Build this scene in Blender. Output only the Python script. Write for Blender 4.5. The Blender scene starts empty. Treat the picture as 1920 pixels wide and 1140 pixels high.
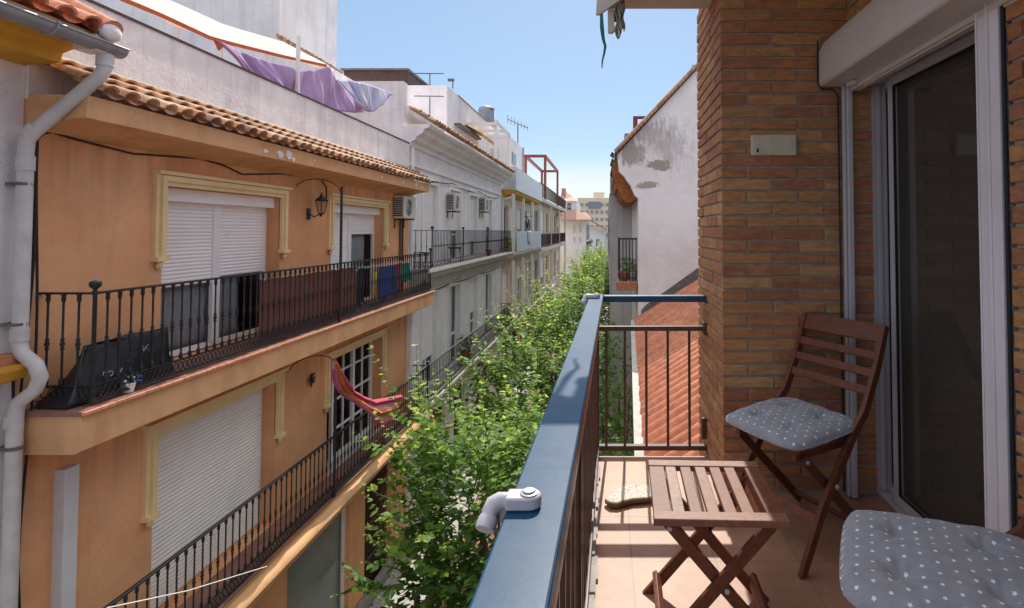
import bpy, bmesh, math, random
import numpy as np
from mathutils import Vector, Matrix
R = math.radians
sin, cos, PI = math.sin, math.cos, math.pi
scn = bpy.context.scene
COL = scn.collection
CAMZ = 7.8            # camera height over the street; all shapes below are given relative to the eye height
PITCH = R(1.72)
F = 1000.0; PX = 1137.0; PY = 403.0
rnd = random.Random(7)

def at(px, py, Y):
    u = (px-PX)/F; v = (PY-py)/F
    d = Vector((u, cos(PITCH)-v*sin(PITCH), sin(PITCH)+v*cos(PITCH)))
    return d*(Y/d.y)
def atx(px, py, X):
    u = (px-PX)/F; v = (PY-py)/F
    d = Vector((u, cos(PITCH)-v*sin(PITCH), sin(PITCH)+v*cos(PITCH)))
    return d*(X/d.x)
def yx(px, X):        # depth at which a plane x = X crosses a picture column near the horizon
    return X/((px-PX)/F)

# ------------------------------------------------------------------ camera, sky, sun
cd = bpy.data.cameras.new('camera'); cam = bpy.data.objects.new('camera', cd); COL.objects.link(cam)
cam.location = (0, 0, CAMZ); cam.rotation_euler = (R(90)+PITCH, 0, 0)
cd.sensor_width = 36; cd.lens = 36*F/1920; cd.clip_start = 0.05; cd.clip_end = 3000
cd.shift_x = -(PX-960)/1920; cd.shift_y = -(570-PY)/1920
scn.camera = cam
SUN_EL = R(44.5); SUN_AZ = R(3.0)        # azimuth measured from +Y towards +X
w = bpy.data.worlds.new('World'); scn.world = w; w.use_nodes = True
nt = w.node_tree; nt.nodes.clear()
out = nt.nodes.new('ShaderNodeOutputWorld'); bg = nt.nodes.new('ShaderNodeBackground')
sky = nt.nodes.new('ShaderNodeTexSky'); sky.sky_type = 'NISHITA'; sky.sun_disc = False
sky.sun_elevation = SUN_EL; sky.sun_rotation = SUN_AZ; sky.air_density = 1.0; sky.dust_density = 0.3; sky.ozone_density = 1.6
tc = nt.nodes.new('ShaderNodeTexCoord'); mp = nt.nodes.new('ShaderNodeMapping'); mp.inputs['Scale'].default_value = (1, 1, 5)
nz = nt.nodes.new('ShaderNodeTexNoise'); nz.inputs['Scale'].default_value = 2.2; nz.inputs['Detail'].default_value = 7; nz.inputs['Roughness'].default_value = .55
nt.links.new(tc.outputs['Generated'], mp.inputs[0]); nt.links.new(mp.outputs[0], nz.inputs[0])
sx = nt.nodes.new('ShaderNodeSeparateXYZ'); nt.links.new(tc.outputs['Generated'], sx.inputs[0])
hz = nt.nodes.new('ShaderNodeMapRange'); hz.interpolation_type = 'SMOOTHSTEP'
hz.inputs[1].default_value = 0.175; hz.inputs[2].default_value = 0.07; hz.inputs[3].default_value = 0; hz.inputs[4].default_value = 1
ad = nt.nodes.new('ShaderNodeMath'); ad.operation = 'MULTIPLY_ADD'; ad.inputs[1].default_value = .16; ad.inputs[2].default_value = -.08
nt.links.new(nz.outputs[0], ad.inputs[0])
sb = nt.nodes.new('ShaderNodeMath'); sb.operation = 'ADD'; nt.links.new(sx.outputs[2], sb.inputs[0]); nt.links.new(ad.outputs[0], sb.inputs[1])
nt.links.new(sb.outputs[0], hz.inputs[0])
mx = nt.nodes.new('ShaderNodeMix'); mx.data_type = 'RGBA'
mxf = nt.nodes.new('ShaderNodeMath'); mxf.operation = 'MULTIPLY'; mxf.inputs[1].default_value = .75
nt.links.new(hz.outputs[0], mxf.inputs[0]); nt.links.new(mxf.outputs[0], mx.inputs[0])
sk = nt.nodes.new('ShaderNodeMix'); sk.data_type = 'RGBA'; sk.inputs[0].default_value = .58; nt.links.new(sky.outputs[0], sk.inputs[6]); sk.inputs[7].default_value = (2.6, 3.8, 5.4, 1)
nt.links.new(sk.outputs[2], mx.inputs[6]); mx.inputs[7].default_value = (6.5, 6.7, 6.9, 1)
# cloud-like brightness added to the unseen overhead sky to raise ambient fill
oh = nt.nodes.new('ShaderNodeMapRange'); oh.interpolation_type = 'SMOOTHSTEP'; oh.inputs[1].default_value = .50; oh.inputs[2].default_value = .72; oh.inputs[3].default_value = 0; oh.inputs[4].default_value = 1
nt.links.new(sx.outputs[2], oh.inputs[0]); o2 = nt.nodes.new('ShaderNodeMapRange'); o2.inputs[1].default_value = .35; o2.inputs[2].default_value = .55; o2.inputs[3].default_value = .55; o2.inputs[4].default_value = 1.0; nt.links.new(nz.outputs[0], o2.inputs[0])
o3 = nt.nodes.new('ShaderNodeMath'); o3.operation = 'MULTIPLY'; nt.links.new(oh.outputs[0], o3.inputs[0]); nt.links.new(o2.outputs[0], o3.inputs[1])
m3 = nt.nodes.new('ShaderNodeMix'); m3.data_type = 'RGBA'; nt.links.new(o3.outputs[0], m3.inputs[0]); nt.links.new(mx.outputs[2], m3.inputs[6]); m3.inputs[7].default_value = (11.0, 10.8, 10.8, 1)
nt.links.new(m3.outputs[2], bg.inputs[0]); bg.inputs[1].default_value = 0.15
nt.links.new(bg.outputs[0], out.inputs[0])
ld = bpy.data.lights.new('sun', 'SUN'); ld.energy = 4.9; ld.angle = R(.5); ld.color = (1, .93, .82)
sun = bpy.data.objects.new('sun', ld); COL.objects.link(sun)
sd = Vector((sin(SUN_AZ)*cos(SUN_EL), cos(SUN_AZ)*cos(SUN_EL), sin(SUN_EL)))
sun.rotation_euler = sd.to_track_quat('Z', 'Y').to_euler(); sun.location = (0, 0, 30)
scn.view_settings.view_transform = 'Standard'; scn.view_settings.look = 'None'; scn.view_settings.exposure = 0
scn.cycles.max_bounces = 10; scn.cycles.diffuse_bounces = 7; scn.cycles.transparent_max_bounces = 12
scn.cycles.use_denoising = True

# ------------------------------------------------------------------ materials
MATS = {}
def newmat(name):
    m = bpy.data.materials.new(name); m.use_nodes = True; n = m.node_tree; n.nodes.clear()
    o = n.nodes.new('ShaderNodeOutputMaterial'); b = n.nodes.new('ShaderNodeBsdfPrincipled'); n.links.new(b.outputs[0], o.inputs[0])
    return m, n, b
def noise(n, scale, detail=6, rough=.6, stretch=(1, 1, 1), coord='pos'):
    mpn = n.nodes.new('ShaderNodeMapping'); mpn.inputs['Scale'].default_value = stretch
    if coord == 'pos':
        g = n.nodes.new('ShaderNodeNewGeometry'); n.links.new(g.outputs['Position'], mpn.inputs[0])
    else:
        g = n.nodes.new('ShaderNodeTexCoord'); n.links.new(g.outputs['Object'], mpn.inputs[0])
    t = n.nodes.new('ShaderNodeTexNoise'); t.inputs['Scale'].default_value = scale; t.inputs['Detail'].default_value = detail
    t.inputs['Roughness'].default_value = rough; n.links.new(mpn.outputs[0], t.inputs[0]); return t
def ramp(n, src, stops):
    r = n.nodes.new('ShaderNodeValToRGB'); e = r.color_ramp.elements
    while len(e) < len(stops): e.new(.5)
    for i, (p, c) in enumerate(stops):
        e[i].position = p; e[i].color = (c[0], c[1], c[2], 1) if hasattr(c, '__len__') else (c, c, c, 1)
    n.links.new(src, r.inputs[0]); return r
def mixc(n, f, a, b, mode='MIX'):
    m = n.nodes.new('ShaderNodeMix'); m.data_type = 'RGBA'; m.blend_type = mode
    for k, v in ((0, f), (6, a), (7, b)):
        if hasattr(v, 'is_output') or hasattr(v, 'links'): n.links.new(v, m.inputs[k])
        elif k == 0: m.inputs[0].default_value = v
        else: m.inputs[k].default_value = (v[0], v[1], v[2], 1)
    return m.outputs[2]
def bump(n, b, src, strength=.3, dist=.01):
    k = n.nodes.new('ShaderNodeBump'); k.inputs['Strength'].default_value = strength; k.inputs['Distance'].default_value = dist
    n.links.new(src, k.inputs['Height']); n.links.new(k.outputs[0], b.inputs['Normal']); return k
def mat(name, c, c2=None, rough=.8, scale=4, metal=0, bmp=.2, bscale=60, bdist=.004, streak=0, dirt=None, dirtamt=.5, coord='pos', spec=.4, stretch=(1, 1, 1), lo=.38, hi=.66):
    m, n, b = newmat(name)
    if c2 is None: c2 = tuple(x*.82 for x in c)
    t = noise(n, scale, stretch=stretch, coord=coord); r = ramp(n, t.outputs[0], [(lo, 0.), (hi, 1.)])
    colr = mixc(n, r.outputs[0], c, c2)
    if streak:
        s = noise(n, 3.0, 5, .6, (1.6, 1.6, .12)); rs = ramp(n, s.outputs[0], [(.50, 0.), (.75, 1.)])
        f = n.nodes.new('ShaderNodeMath'); f.operation = 'MULTIPLY'; f.inputs[1].default_value = streak; n.links.new(rs.outputs[0], f.inputs[0])
        colr = mixc(n, f.outputs[0], colr, tuple(x*.45 for x in c))
    if dirt:
        s = noise(n, 2.1, 9, .68); rs = ramp(n, s.outputs[0], [(.56, 0.), (.64, 1.)])
        f = n.nodes.new('ShaderNodeMath'); f.operation = 'MULTIPLY'; f.inputs[1].default_value = dirtamt; n.links.new(rs.outputs[0], f.inputs[0])
        colr = mixc(n, f.outputs[0], colr, dirt)
    n.links.new(colr, b.inputs['Base Color']); b.inputs['Roughness'].default_value = rough; b.inputs['Metallic'].default_value = metal
    b.inputs['Specular IOR Level'].default_value = spec
    if name in ('orange_stucco', 'white_stucco', 'old_white_stucco', 'orange_trim_stucco'):
        vz = n.nodes.new('ShaderNodeTexVoronoi'); vz.feature = 'DISTANCE_TO_EDGE'; vz.inputs['Scale'].default_value = .55; wn = noise(n, 2.5, 6, .7); gg = n.nodes.new('ShaderNodeNewGeometry')
        va = n.nodes.new('ShaderNodeVectorMath'); va.operation = 'MULTIPLY_ADD'; n.links.new(wn.outputs['Color'], va.inputs[0]); va.inputs[1].default_value = (.9,.9,.9); n.links.new(gg.outputs['Position'], va.inputs[2]); n.links.new(va.outputs[0], vz.inputs['Vector'])
        rc_ = ramp(n, vz.outputs['Distance'], [(.0, .32), (.006, 0.)]); colr = mixc(n, rc_.outputs[0], colr, tuple(x*.5 for x in c))
        n.links.new(colr, b.inputs['Base Color'])
    if name == 'orange_stucco':      # grime washed down below the cornice and the balcony slabs
        g5 = n.nodes.new('ShaderNodeNewGeometry'); s5 = n.nodes.new('ShaderNodeSeparateXYZ'); n.links.new(g5.outputs['Position'], s5.inputs[0]); st5 = noise(n, 5, 6, .65, (1, 1.4, .10)); rs5 = ramp(n, st5.outputs[0], [(.42, 0.), (.66, 1.)])
        for z_lo, z_hi in ((CAMZ-2.75, CAMZ-1.86), (CAMZ+.05, CAMZ+.86), (CAMZ-5.6, CAMZ-4.6)):
            a5 = n.nodes.new('ShaderNodeMapRange'); a5.inputs[1].default_value = z_lo; a5.inputs[2].default_value = z_hi; n.links.new(s5.outputs[2], a5.inputs[0])
            b5 = n.nodes.new('ShaderNodeMath'); b5.operation = 'LESS_THAN'; b5.inputs[1].default_value = z_hi; n.links.new(s5.outputs[2], b5.inputs[0])
            m5 = n.nodes.new('ShaderNodeMath'); m5.operation = 'MULTIPLY'; n.links.new(a5.outputs[0], m5.inputs[0]); n.links.new(b5.outputs[0], m5.inputs[1])
            m6 = n.nodes.new('ShaderNodeMath'); m6.operation = 'MULTIPLY'; n.links.new(m5.outputs[0], m6.inputs[0]); n.links.new(rs5.outputs[0], m6.inputs[1])
            m7 = n.nodes.new('ShaderNodeMath'); m7.operation = 'MULTIPLY'; m7.inputs[1].default_value = .55; n.links.new(m6.outputs[0], m7.inputs[0])
            colr = mixc(n, m7.outputs[0], colr, (.33,.19,.11))
        n.links.new(colr, b.inputs['Base Color'])
    if bmp:
        t2 = noise(n, bscale, 4, coord=coord); bump(n, b, t2.outputs[0], bmp, bdist)
    MATS[name] = m; return m

# ------------------------------------------------------------------ geometry collector
class MB:
    def __init__(s): s.v = []; s.f = []; s.a = []
    def add(s, vs, fs, a=0.0):
        o = len(s.v); s.v += [tuple(p) for p in vs]; s.f += [tuple(i+o for i in f) for f in fs]; s.a += [a]*len(fs); return s
    def box(s, x0, x1, y0, y1, z0, z1, a=0.0):
        if x0 > x1: x0, x1 = x1, x0
        if y0 > y1: y0, y1 = y1, y0
        if z0 > z1: z0, z1 = z1, z0
        return s.add([(x0,y0,z0),(x1,y0,z0),(x1,y1,z0),(x0,y1,z0),(x0,y0,z1),(x1,y0,z1),(x1,y1,z1),(x0,y1,z1)],
              [(0,3,2,1),(4,5,6,7),(0,1,5,4),(1,2,6,5),(2,3,7,6),(3,0,4,7)], a)
    def beam(s, p0, p1, w_, h_, up=(0, 0, 1), a=0.0):
        p0 = Vector(p0); p1 = Vector(p1); d = (p1-p0).normalized(); u = Vector(up)
        sd_ = d.cross(u)
        if sd_.length < 1e-5: sd_ = d.cross(Vector((0, 1, 0)))
        sd_.normalize(); u = sd_.cross(d).normalized()
        vs = []
        for p in (p0, p1):
            for i, j in ((-1,-1),(1,-1),(1,1),(-1,1)): vs.append(p+sd_*i*w_/2+u*j*h_/2)
        return s.add(vs, [(0,1,2,3),(7,6,5,4),(0,4,5,1),(1,5,6,2),(2,6,7,3),(3,7,4,0)], a)
    def tube(s, pts, r, n=8, a=0.0, cap=True):
        pts = [Vector(p) for p in pts]; k = len(pts); rs = r if hasattr(r, '__len__') else [r]*k
        d0 = (pts[1]-pts[0]).normalized(); up = Vector((0, 0, 1)) if abs(d0.z) < .9 else Vector((0, 1, 0))
        sd_ = d0.cross(up).normalized(); vs = []; fs = []
        for i, p in enumerate(pts):
            d = (pts[min(i+1, k-1)]-pts[max(i-1, 0)]).normalized()
            sd_ = (sd_-d*sd_.dot(d)).normalized(); u = sd_.cross(d)
            for j in range(n):
                t = 2*PI*j/n; vs.append(p+sd_*cos(t)*rs[i]+u*sin(t)*rs[i])
        for i in range(k-1):
            for j in range(n): fs.append((i*n+j, i*n+(j+1)%n, (i+1)*n+(j+1)%n, (i+1)*n+j))
        if cap: fs.append(tuple(range(n))[::-1]); fs.append(tuple((k-1)*n+j for j in range(n)))
        return s.add(vs, fs, a)
    def lathe(s, prof, cx, cy, cz, n=12, a=0.0):
        vs = []; fs = []; k = len(prof)
        for r_, z_ in prof:
            for j in range(n): vs.append((cx+r_*cos(2*PI*j/n), cy+r_*sin(2*PI*j/n), cz+z_))
        for i in range(k-1):
            for j in range(n): fs.append((i*n+j, i*n+(j+1)%n, (i+1)*n+(j+1)%n, (i+1)*n+j))
        fs.append(tuple(range(n))[::-1]); fs.append(tuple((k-1)*n+j for j in range(n)))
        return s.add(vs, fs, a)
    def prism(s, poly, ext, a=0.0):
        poly = [Vector(p) for p in poly]; e = Vector(ext); n = len(poly)
        vs = poly+[p+e for p in poly]
        fs = [tuple(range(n))[::-1], tuple(range(n, 2*n))]+[(i, (i+1)%n, n+(i+1)%n, n+i) for i in range(n)]
        return s.add(vs, fs, a)
    def sheet(s, nu, nv, fn, a=0.0, thick=None):
        vs = []; fs = []
        for i in range(nu+1):
            for j in range(nv+1): vs.append(fn(i/nu, j/nv))
        W = nv+1
        for i in range(nu):
            for j in range(nv): fs.append((i*W+j, (i+1)*W+j, (i+1)*W+j+1, i*W+j+1))
        return s.add(vs, fs, a)
    def ball(s, c, r, n=10, a=0.0, sc=(1, 1, 1)):
        k = n//2+1; vs = []; fs = []
        for i in range(k+1):
            t = PI*i/k
            for j in range(n): vs.append((c[0]+r*sc[0]*sin(t)*cos(2*PI*j/n), c[1]+r*sc[1]*sin(t)*sin(2*PI*j/n), c[2]-r*sc[2]*cos(t)))
        for i in range(k):
            for j in range(n): fs.append((i*n+j, i*n+(j+1)%n, (i+1)*n+(j+1)%n, (i+1)*n+j))
        return s.add(vs, fs, a)

ORG = {}
def tag(o, label=None, cat=None, group=None, kind=None):
    if label: o['label'] = label
    if cat: o['category'] = cat
    if group: o['group'] = group
    if kind: o['kind'] = kind
    return o
def empty(name, loc, label=None, cat=None, group=None, rz=0):
    o = bpy.data.objects.new(name, None); COL.objects.link(o); o.empty_display_size = .1
    o.location = (loc[0], loc[1], loc[2]+CAMZ); o.rotation_euler = (0, 0, rz); ORG[o.name] = Vector(loc)
    return tag(o, label, cat, group)
def local_empty(name, loc, label, cat, group=None, rz=0):
    o = empty(name, loc, label, cat, group, rz); ORG[o.name] = Vector((0, 0, 0)); return o
def obj(name, mb, m, parent=None, smooth=0, bevel=0, solid=0, merge=False, recalc=True, loc=None, bseg=2):
    me = bpy.data.meshes.new(name)
    if parent is not None: org = ORG[parent.name]
    elif loc is not None: org = Vector(loc)
    else:
        A = np.array(mb.v); org = Vector(((A[:,0].min()+A[:,0].max())/2, (A[:,1].min()+A[:,1].max())/2, A[:,2].min()))
    me.from_pydata([(p[0]-org.x, p[1]-org.y, p[2]-org.z) for p in mb.v], [], mb.f)
    if any(mb.a):
        at_ = me.attributes.new('bc', 'FLOAT', 'FACE'); at_.data.foreach_set('value', mb.a)
    if recalc or merge:
        b = bmesh.new(); b.from_mesh(me)
        if merge: bmesh.ops.remove_doubles(b, verts=b.verts, dist=1e-4)
        bmesh.ops.recalc_face_normals(b, faces=b.faces); b.to_mesh(me); b.free()
    me.materials.append(MATS[m] if isinstance(m, str) else m)
    if smooth:
        me.polygons.foreach_set('use_smooth', [True]*len(me.polygons)); me.set_sharp_from_angle(angle=R(smooth))
    o = bpy.data.objects.new(name, me); COL.objects.link(o)
    if parent is not None: o.parent = parent
    else: o.location = (org.x, org.y, org.z+CAMZ)
    ORG[o.name] = org
    if solid:
        k = o.modifiers.new('solid', 'SOLIDIFY'); k.thickness = solid; k.offset = 0
    if bevel:
        k = o.modifiers.new('bevel', 'BEVEL'); k.width = bevel; k.segments = bseg; k.limit_method = 'ANGLE'; k.angle_limit = R(40)
    return o
def copy_tree(o, parent=None):
    c = o.copy(); COL.objects.link(c); ORG[c.name] = ORG.get(o.name, Vector()); c.parent = parent
    for ch in o.children: copy_tree(ch, c)
    return c

# plain materials
mat('orange_stucco', (.78,.405,.205), (.66,.31,.14), scale=1.1, bmp=.35, bscale=60, bdist=.006, streak=.22, dirt=(.60,.36,.22), dirtamt=.45)
mat('orange_trim_stucco', (.78,.45,.23), (.65,.35,.17), scale=2.5, bmp=.3, bscale=60, streak=.3)
mat('cream_trim', (.82,.63,.34), (.74,.55,.28), rough=.7, bmp=.1)
mat('white_stucco', (.92,.88,.88), (.80,.76,.77), scale=1.6, bmp=.35, bscale=50, streak=.35)
mat('old_white_stucco', (.92,.87,.86), (.78,.71,.70), scale=3, bmp=.6, bscale=22, bdist=.012, streak=.5)
mat('white_paint', (.85,.83,.81), (.79,.76,.75), rough=.5, bmp=.05)
mat('pvc', (.66,.66,.67), (.58,.57,.58), rough=.35, scale=2, bmp=.04)
mat('shutter_white', (.90,.85,.83), (.84,.79,.77), rough=.45, scale=2, bmp=0)
mat('blue_grey_panel', (.62,.68,.72), (.54,.59,.63), rough=.6, bmp=.1)
mat('iron', (.018,.018,.022), (.035,.03,.03), rough=.5, scale=20, bmp=.25, bscale=120)
mat('balcony_tile', (.30,.15,.11), (.20,.10,.075), rough=.55, scale=5)
mat('pipe_grey', (.62,.60,.59), (.50,.48,.47), rough=.5, scale=5, bmp=.05)
mat('ac_beige', (.66,.61,.54), (.56,.52,.46), rough=.5, scale=6, bmp=.05)
mat('dark', (.012,.012,.014), (.02,.02,.022), rough=.6, bmp=0)
mat('dark_brown', (.09,.045,.035), (.055,.03,.025), rough=.6, bmp=.2)
mat('yellow_paint', (.66,.36,.035), (.55,.28,.03), rough=.7, bmp=.1)
mat('concrete', (.34,.32,.30), (.24,.23,.22), scale=5, bmp=.5, bscale=40, bdist=.01)
mat('light_concrete', (.52,.50,.47), (.40,.38,.36), scale=8, bmp=.6, bscale=50, bdist=.01)
mat('red_metal', (.33,.055,.03), (.22,.05,.035), rough=.5)
mat('purple_cloth', (.52,.34,.56), (.44,.28,.50), rough=.95, scale=3, bmp=.3, bscale=12, bdist=.03)
mat('blue_cloth', (.40,.38,.68), (.72,.72,.80), rough=.95, scale=2, bmp=.2, bscale=10)
mat('beige_wall', (.80,.65,.48), (.68,.54,.40), scale=2, streak=.3)
mat('far_roof', (.50,.29,.21), (.42,.25,.19), scale=3, bmp=.1)
mat('far_window', (.42,.38,.35), rough=.4, bmp=0)
mat('far_tan', (.95,.76,.58), (.88,.69,.52), scale=.3, bmp=0)
mat('plastic_white', (.60,.57,.61), (.50,.47,.51), rough=.35, scale=12, bmp=.03)
mat('soffit', (.60,.54,.48), (.54,.48,.42), scale=3, bmp=.2, bscale=60)
mat('alu_bright', (.80,.74,.76), (.70,.65,.67), rough=.35, metal=.1, scale=2, bmp=0)
mat('box_beige', (.64,.58,.52), (.59,.54,.48), rough=.4, scale=3, bmp=.02)
mat('alu', (.56,.52,.55), (.48,.45,.48), rough=.35, metal=.1, scale=2, bmp=.0)
mat('plate_cream', (.62,.55,.40), (.52,.45,.32), rough=.45, scale=14, bmp=.05)
mat('asphalt', (.10,.095,.09), (.07,.068,.065), scale=6, bmp=.5, bscale=200)
mat('terracotta', (.50,.20,.10), (.38,.14,.07), scale=12, bmp=.2)
mat('bark', (.13,.095,.065), (.07,.05,.035), scale=14, bmp=.8, bscale=35, bdist=.02, stretch=(1,1,.25), coord='obj')
mat('bark_new', (.16,.17,.06), (.12,.10,.05), scale=14, bmp=.2, coord='obj')
mat('wood_slat_brown', (.20,.075,.055), (.12,.05,.04), scale=10, stretch=(3,3,.3), bmp=.4, bscale=30)
mat('tarp_black', (.012,.013,.018), (.03,.032,.04), rough=.45, scale=5, bmp=.6, bscale=8, bdist=.03)
mat('pale_mark', (.42,.42,.44), rough=.7, bmp=0)
mat('soffit_wood', (.42,.15,.045), (.28,.09,.03), scale=8, stretch=(1,.3,1), bmp=.4)
mat('flashing', (.13,.12,.11), (.22,.2,.18), scale=7, bmp=.5)
mat('galv', (.34,.35,.38), (.26,.27,.30), rough=.45, metal=.4, scale=6, bmp=.05)
mat('canopy_red', (.62,.13,.03), (.55,.10,.03), rough=.9, bmp=.1)
mat('glass_interior', (.40,.36,.32), (.30,.27,.24), scale=1.5, bmp=0)
for nm, c in (('cloth_black', (.015,.015,.02)), ('cloth_yellow', (.60,.50,.05)), ('cloth_blue', (.03,.06,.24)), ('cloth_red', (.40,.02,.03)), ('cloth_green', (.02,.20,.14)), ('cloth_white', (.62,.60,.62)), ('plastic_red', (.45,.03,.02)), ('leaf_dark', (.05,.10,.03))):
    mat(nm, c, rough=.9, scale=8, bmp=.2, bscale=25, bdist=.01)

# tiles with per-tile tone
def tonemat(name, stops, rough=.8, amt=.5, scale=14, dirtc=(.08,.07,.06), dlo=.5, dhi=.75, bmp=.5, stretch=(1, 1, 1), bdist=.006):
    m, n, b = newmat(name); A = n.nodes.new('ShaderNodeAttribute'); A.attribute_name = 'bc'
    r = ramp(n, A.outputs['Fac'], stops)
    t = noise(n, scale, 8, .65, stretch); rr = ramp(n, t.outputs[0], [(dlo, 0.), (dhi, amt)])
    c = mixc(n, rr.outputs[0], r.outputs[0], dirtc)
    t3 = noise(n, scale*3.3, 5, .6, stretch); r3 = ramp(n, t3.outputs[0], [(.34, .76), (.66, 1.18)])
    c = mixc(n, 1.0, c, r3.outputs[0], 'MULTIPLY')
    n.links.new(c, b.inputs['Base Color']); b.inputs['Roughness'].default_value = rough
    t2 = noise(n, scale*5, 5); bump(n, b, t2.outputs[0], bmp, bdist); MATS[name] = m; return m
tonemat('barrel_tile', [(0,(.42,.21,.12)),(.25,(.58,.33,.19)),(.5,(.66,.43,.27)),(.75,(.50,.34,.24)),(1,(.32,.20,.15))], amt=.6, scale=9, dirtc=(.10,.085,.07))
tonemat('red_tile', [(0,(.62,.25,.15)),(.5,(.72,.32,.20)),(1,(.56,.22,.13))], amt=.35, scale=7, dirtc=(.20,.09,.06))
tonemat('brick', [(0,(.38,.145,.065)),(.18,(.46,.19,.075)),(.36,(.49,.235,.09)),(.52,(.51,.28,.115)),(.68,(.44,.19,.08)),(.84,(.42,.175,.09)),(1,(.35,.14,.075))], rough=.8, amt=.38, scale=11, dirtc=(.16,.07,.035), stretch=(.5,.5,1.6), bmp=.6, dlo=.45, dhi=.7)
tonemat('ridge_tile', [(0,(.54,.20,.11)),(1,(.62,.25,.145))], amt=.45, scale=3, dirtc=(.28,.13,.09), bmp=.2)
mat('mortar', (.38,.33,.27), (.28,.24,.19), scale=20, bmp=.8, bscale=150)
tonemat('wood', [(0,(.12,.032,.014)),(.35,(.165,.044,.018)),(.7,(.21,.062,.028)),(1,(.27,.15,.11))], rough=.55, amt=.6, scale=16, dirtc=(.06,.022,.014), bmp=.15, bdist=.002)
tonemat('leaf', [(0,(.05,.12,.02)),(1,(.2,.3,.04))])
# leaves: shade by tone, part of the light goes through
def leafmat(name, stops, trans=.45):
    m, n, b = newmat(name); A = n.nodes.new('ShaderNodeAttribute'); A.attribute_name = 'bc'
    r = ramp(n, A.outputs['Fac'], stops); n.links.new(r.outputs[0], b.inputs['Base Color'])
    b.inputs['Roughness'].default_value = .55; b.inputs['Specular IOR Level'].default_value = .28
    t = n.nodes.new('ShaderNodeBsdfTranslucent'); h = n.nodes.new('ShaderNodeHueSaturation'); h.inputs['Value'].default_value = 1.9
    h.inputs['Hue'].default_value = .485; n.links.new(r.outputs[0], h.inputs['Color']); n.links.new(h.outputs[0], t.inputs[0])
    ms = n.nodes.new('ShaderNodeMixShader'); ms.inputs[0].default_value = trans
    n.links.new(b.outputs[0], ms.inputs[1]); n.links.new(t.outputs[0], ms.inputs[2]); n.links.new(ms.outputs[0], n.nodes['Material Output'].inputs[0])
    MATS[name] = m
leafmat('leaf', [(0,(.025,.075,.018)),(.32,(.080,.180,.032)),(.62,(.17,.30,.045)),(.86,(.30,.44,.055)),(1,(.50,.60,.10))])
# clear-ish glass for windows
def glassmat(name, tint=(.02,.022,.022), ior=1.55, rough=.03, alpha=.35):
    m, n, b = newmat(name); b.inputs['Base Color'].default_value = (*tint, 1); b.inputs['Roughness'].default_value = rough
    b.inputs['IOR'].default_value = ior; b.inputs['Specular IOR Level'].default_value = .7
    t = n.nodes.new('ShaderNodeBsdfTransparent'); t.inputs[0].default_value = (.90,.92,.93,1)
    ms = n.nodes.new('ShaderNodeMixShader'); ms.inputs[0].default_value = alpha
    n.links.new(b.outputs[0], ms.inputs[1]); n.links.new(t.outputs[0], ms.inputs[2]); n.links.new(ms.outputs[0], n.nodes['Material Output'].inputs[0])
    MATS[name] = m
glassmat('glass', alpha=.86); glassmat('dark_glass', alpha=.12); glassmat('door_glass', tint=(.065,.057,.048), alpha=.12, ior=1.6)
# dark blue painted steel of the near railing
m, n, b = newmat('rail_paint')
t = noise(n, 9, 8, .6); r = ramp(n, t.outputs[0], [(.3, (.008,.050,.115)), (.6, (.012,.062,.138)), (.8, (.012,.046,.098))])
n.links.new(r.outputs[0], b.inputs['Base Color'])
t2 = noise(n, 30, 6, .7); r2 = ramp(n, t2.outputs[0], [(.3, .34), (.7, .42)]); n.links.new(r2.outputs[0], b.inputs['Roughness'])
b.inputs['Specular IOR Level'].default_value = .26; bump(n, b, t2.outputs[0], .10, .002)
t4 = noise(n, 70, 5, .75); r4 = ramp(n, t4.outputs[0], [(.66, 0.), (.69, 1.)]); t5 = noise(n, 5, 8, .7); r5 = ramp(n, t5.outputs[0], [(.55, 0.), (.75, .5)])
cc = mixc(n, r5.outputs[0], r.outputs[0], (.05,.10,.15)); cc = mixc(n, r4.outputs[0], cc, (.03,.025,.025)); n.links.new(cc, b.inputs['Base Color']); MATS['rail_paint'] = m
m, n, b = newmat('rail_brown')
t = noise(n, 14, 6); r = ramp(n, t.outputs[0], [(.35, (.055,.024,.016)), (.7, (.11,.048,.03))])
n.links.new(r.outputs[0], b.inputs['Base Color']); b.inputs['Roughness'].default_value = .33; MATS['rail_brown'] = m
# floor tiles of the near balcony: world grid
m, n, b = newmat('floor_tile')
g = n.nodes.new('ShaderNodeNewGeometry'); mpn = n.nodes.new('ShaderNodeMapping'); mpn.inputs['Location'].default_value = (-.10, -.16, 0)
n.links.new(g.outputs['Position'], mpn.inputs[0])
bt = n.nodes.new('ShaderNodeTexBrick'); bt.offset = 0; bt.inputs['Scale'].default_value = 1; bt.inputs['Brick Width'].default_value = .33; bt.inputs['Row Height'].default_value = .33
bt.inputs['Mortar Size'].default_value = .0035; bt.inputs['Mortar Smooth'].default_value = .1
bt.inputs['Color1'].default_value = (.44,.225,.135,1); bt.inputs['Color2'].default_value = (.38,.19,.115,1); bt.inputs['Mortar'].default_value = (.22,.15,.11,1)
n.links.new(mpn.outputs[0], bt.inputs[0])
t = noise(n, 12, 9, .7); r = ramp(n, t.outputs[0], [(.35, .80), (.65, 1.1)]); c = mixc(n, 1.0, bt.outputs[0], r.outputs[0], 'MULTIPLY')
t2 = noise(n, 1.8, 6, .6); r2 = ramp(n, t2.outputs[0], [(.4, 0.), (.7, .35)]); c = mixc(n, r2.outputs[0], c, (.50,.32,.22))
n.links.new(c, b.inputs['Base Color']); b.inputs['Roughness'].default_value = .5; bump(n, b, bt.outputs['Fac'], -.4, .003); MATS['floor_tile'] = m
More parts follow.
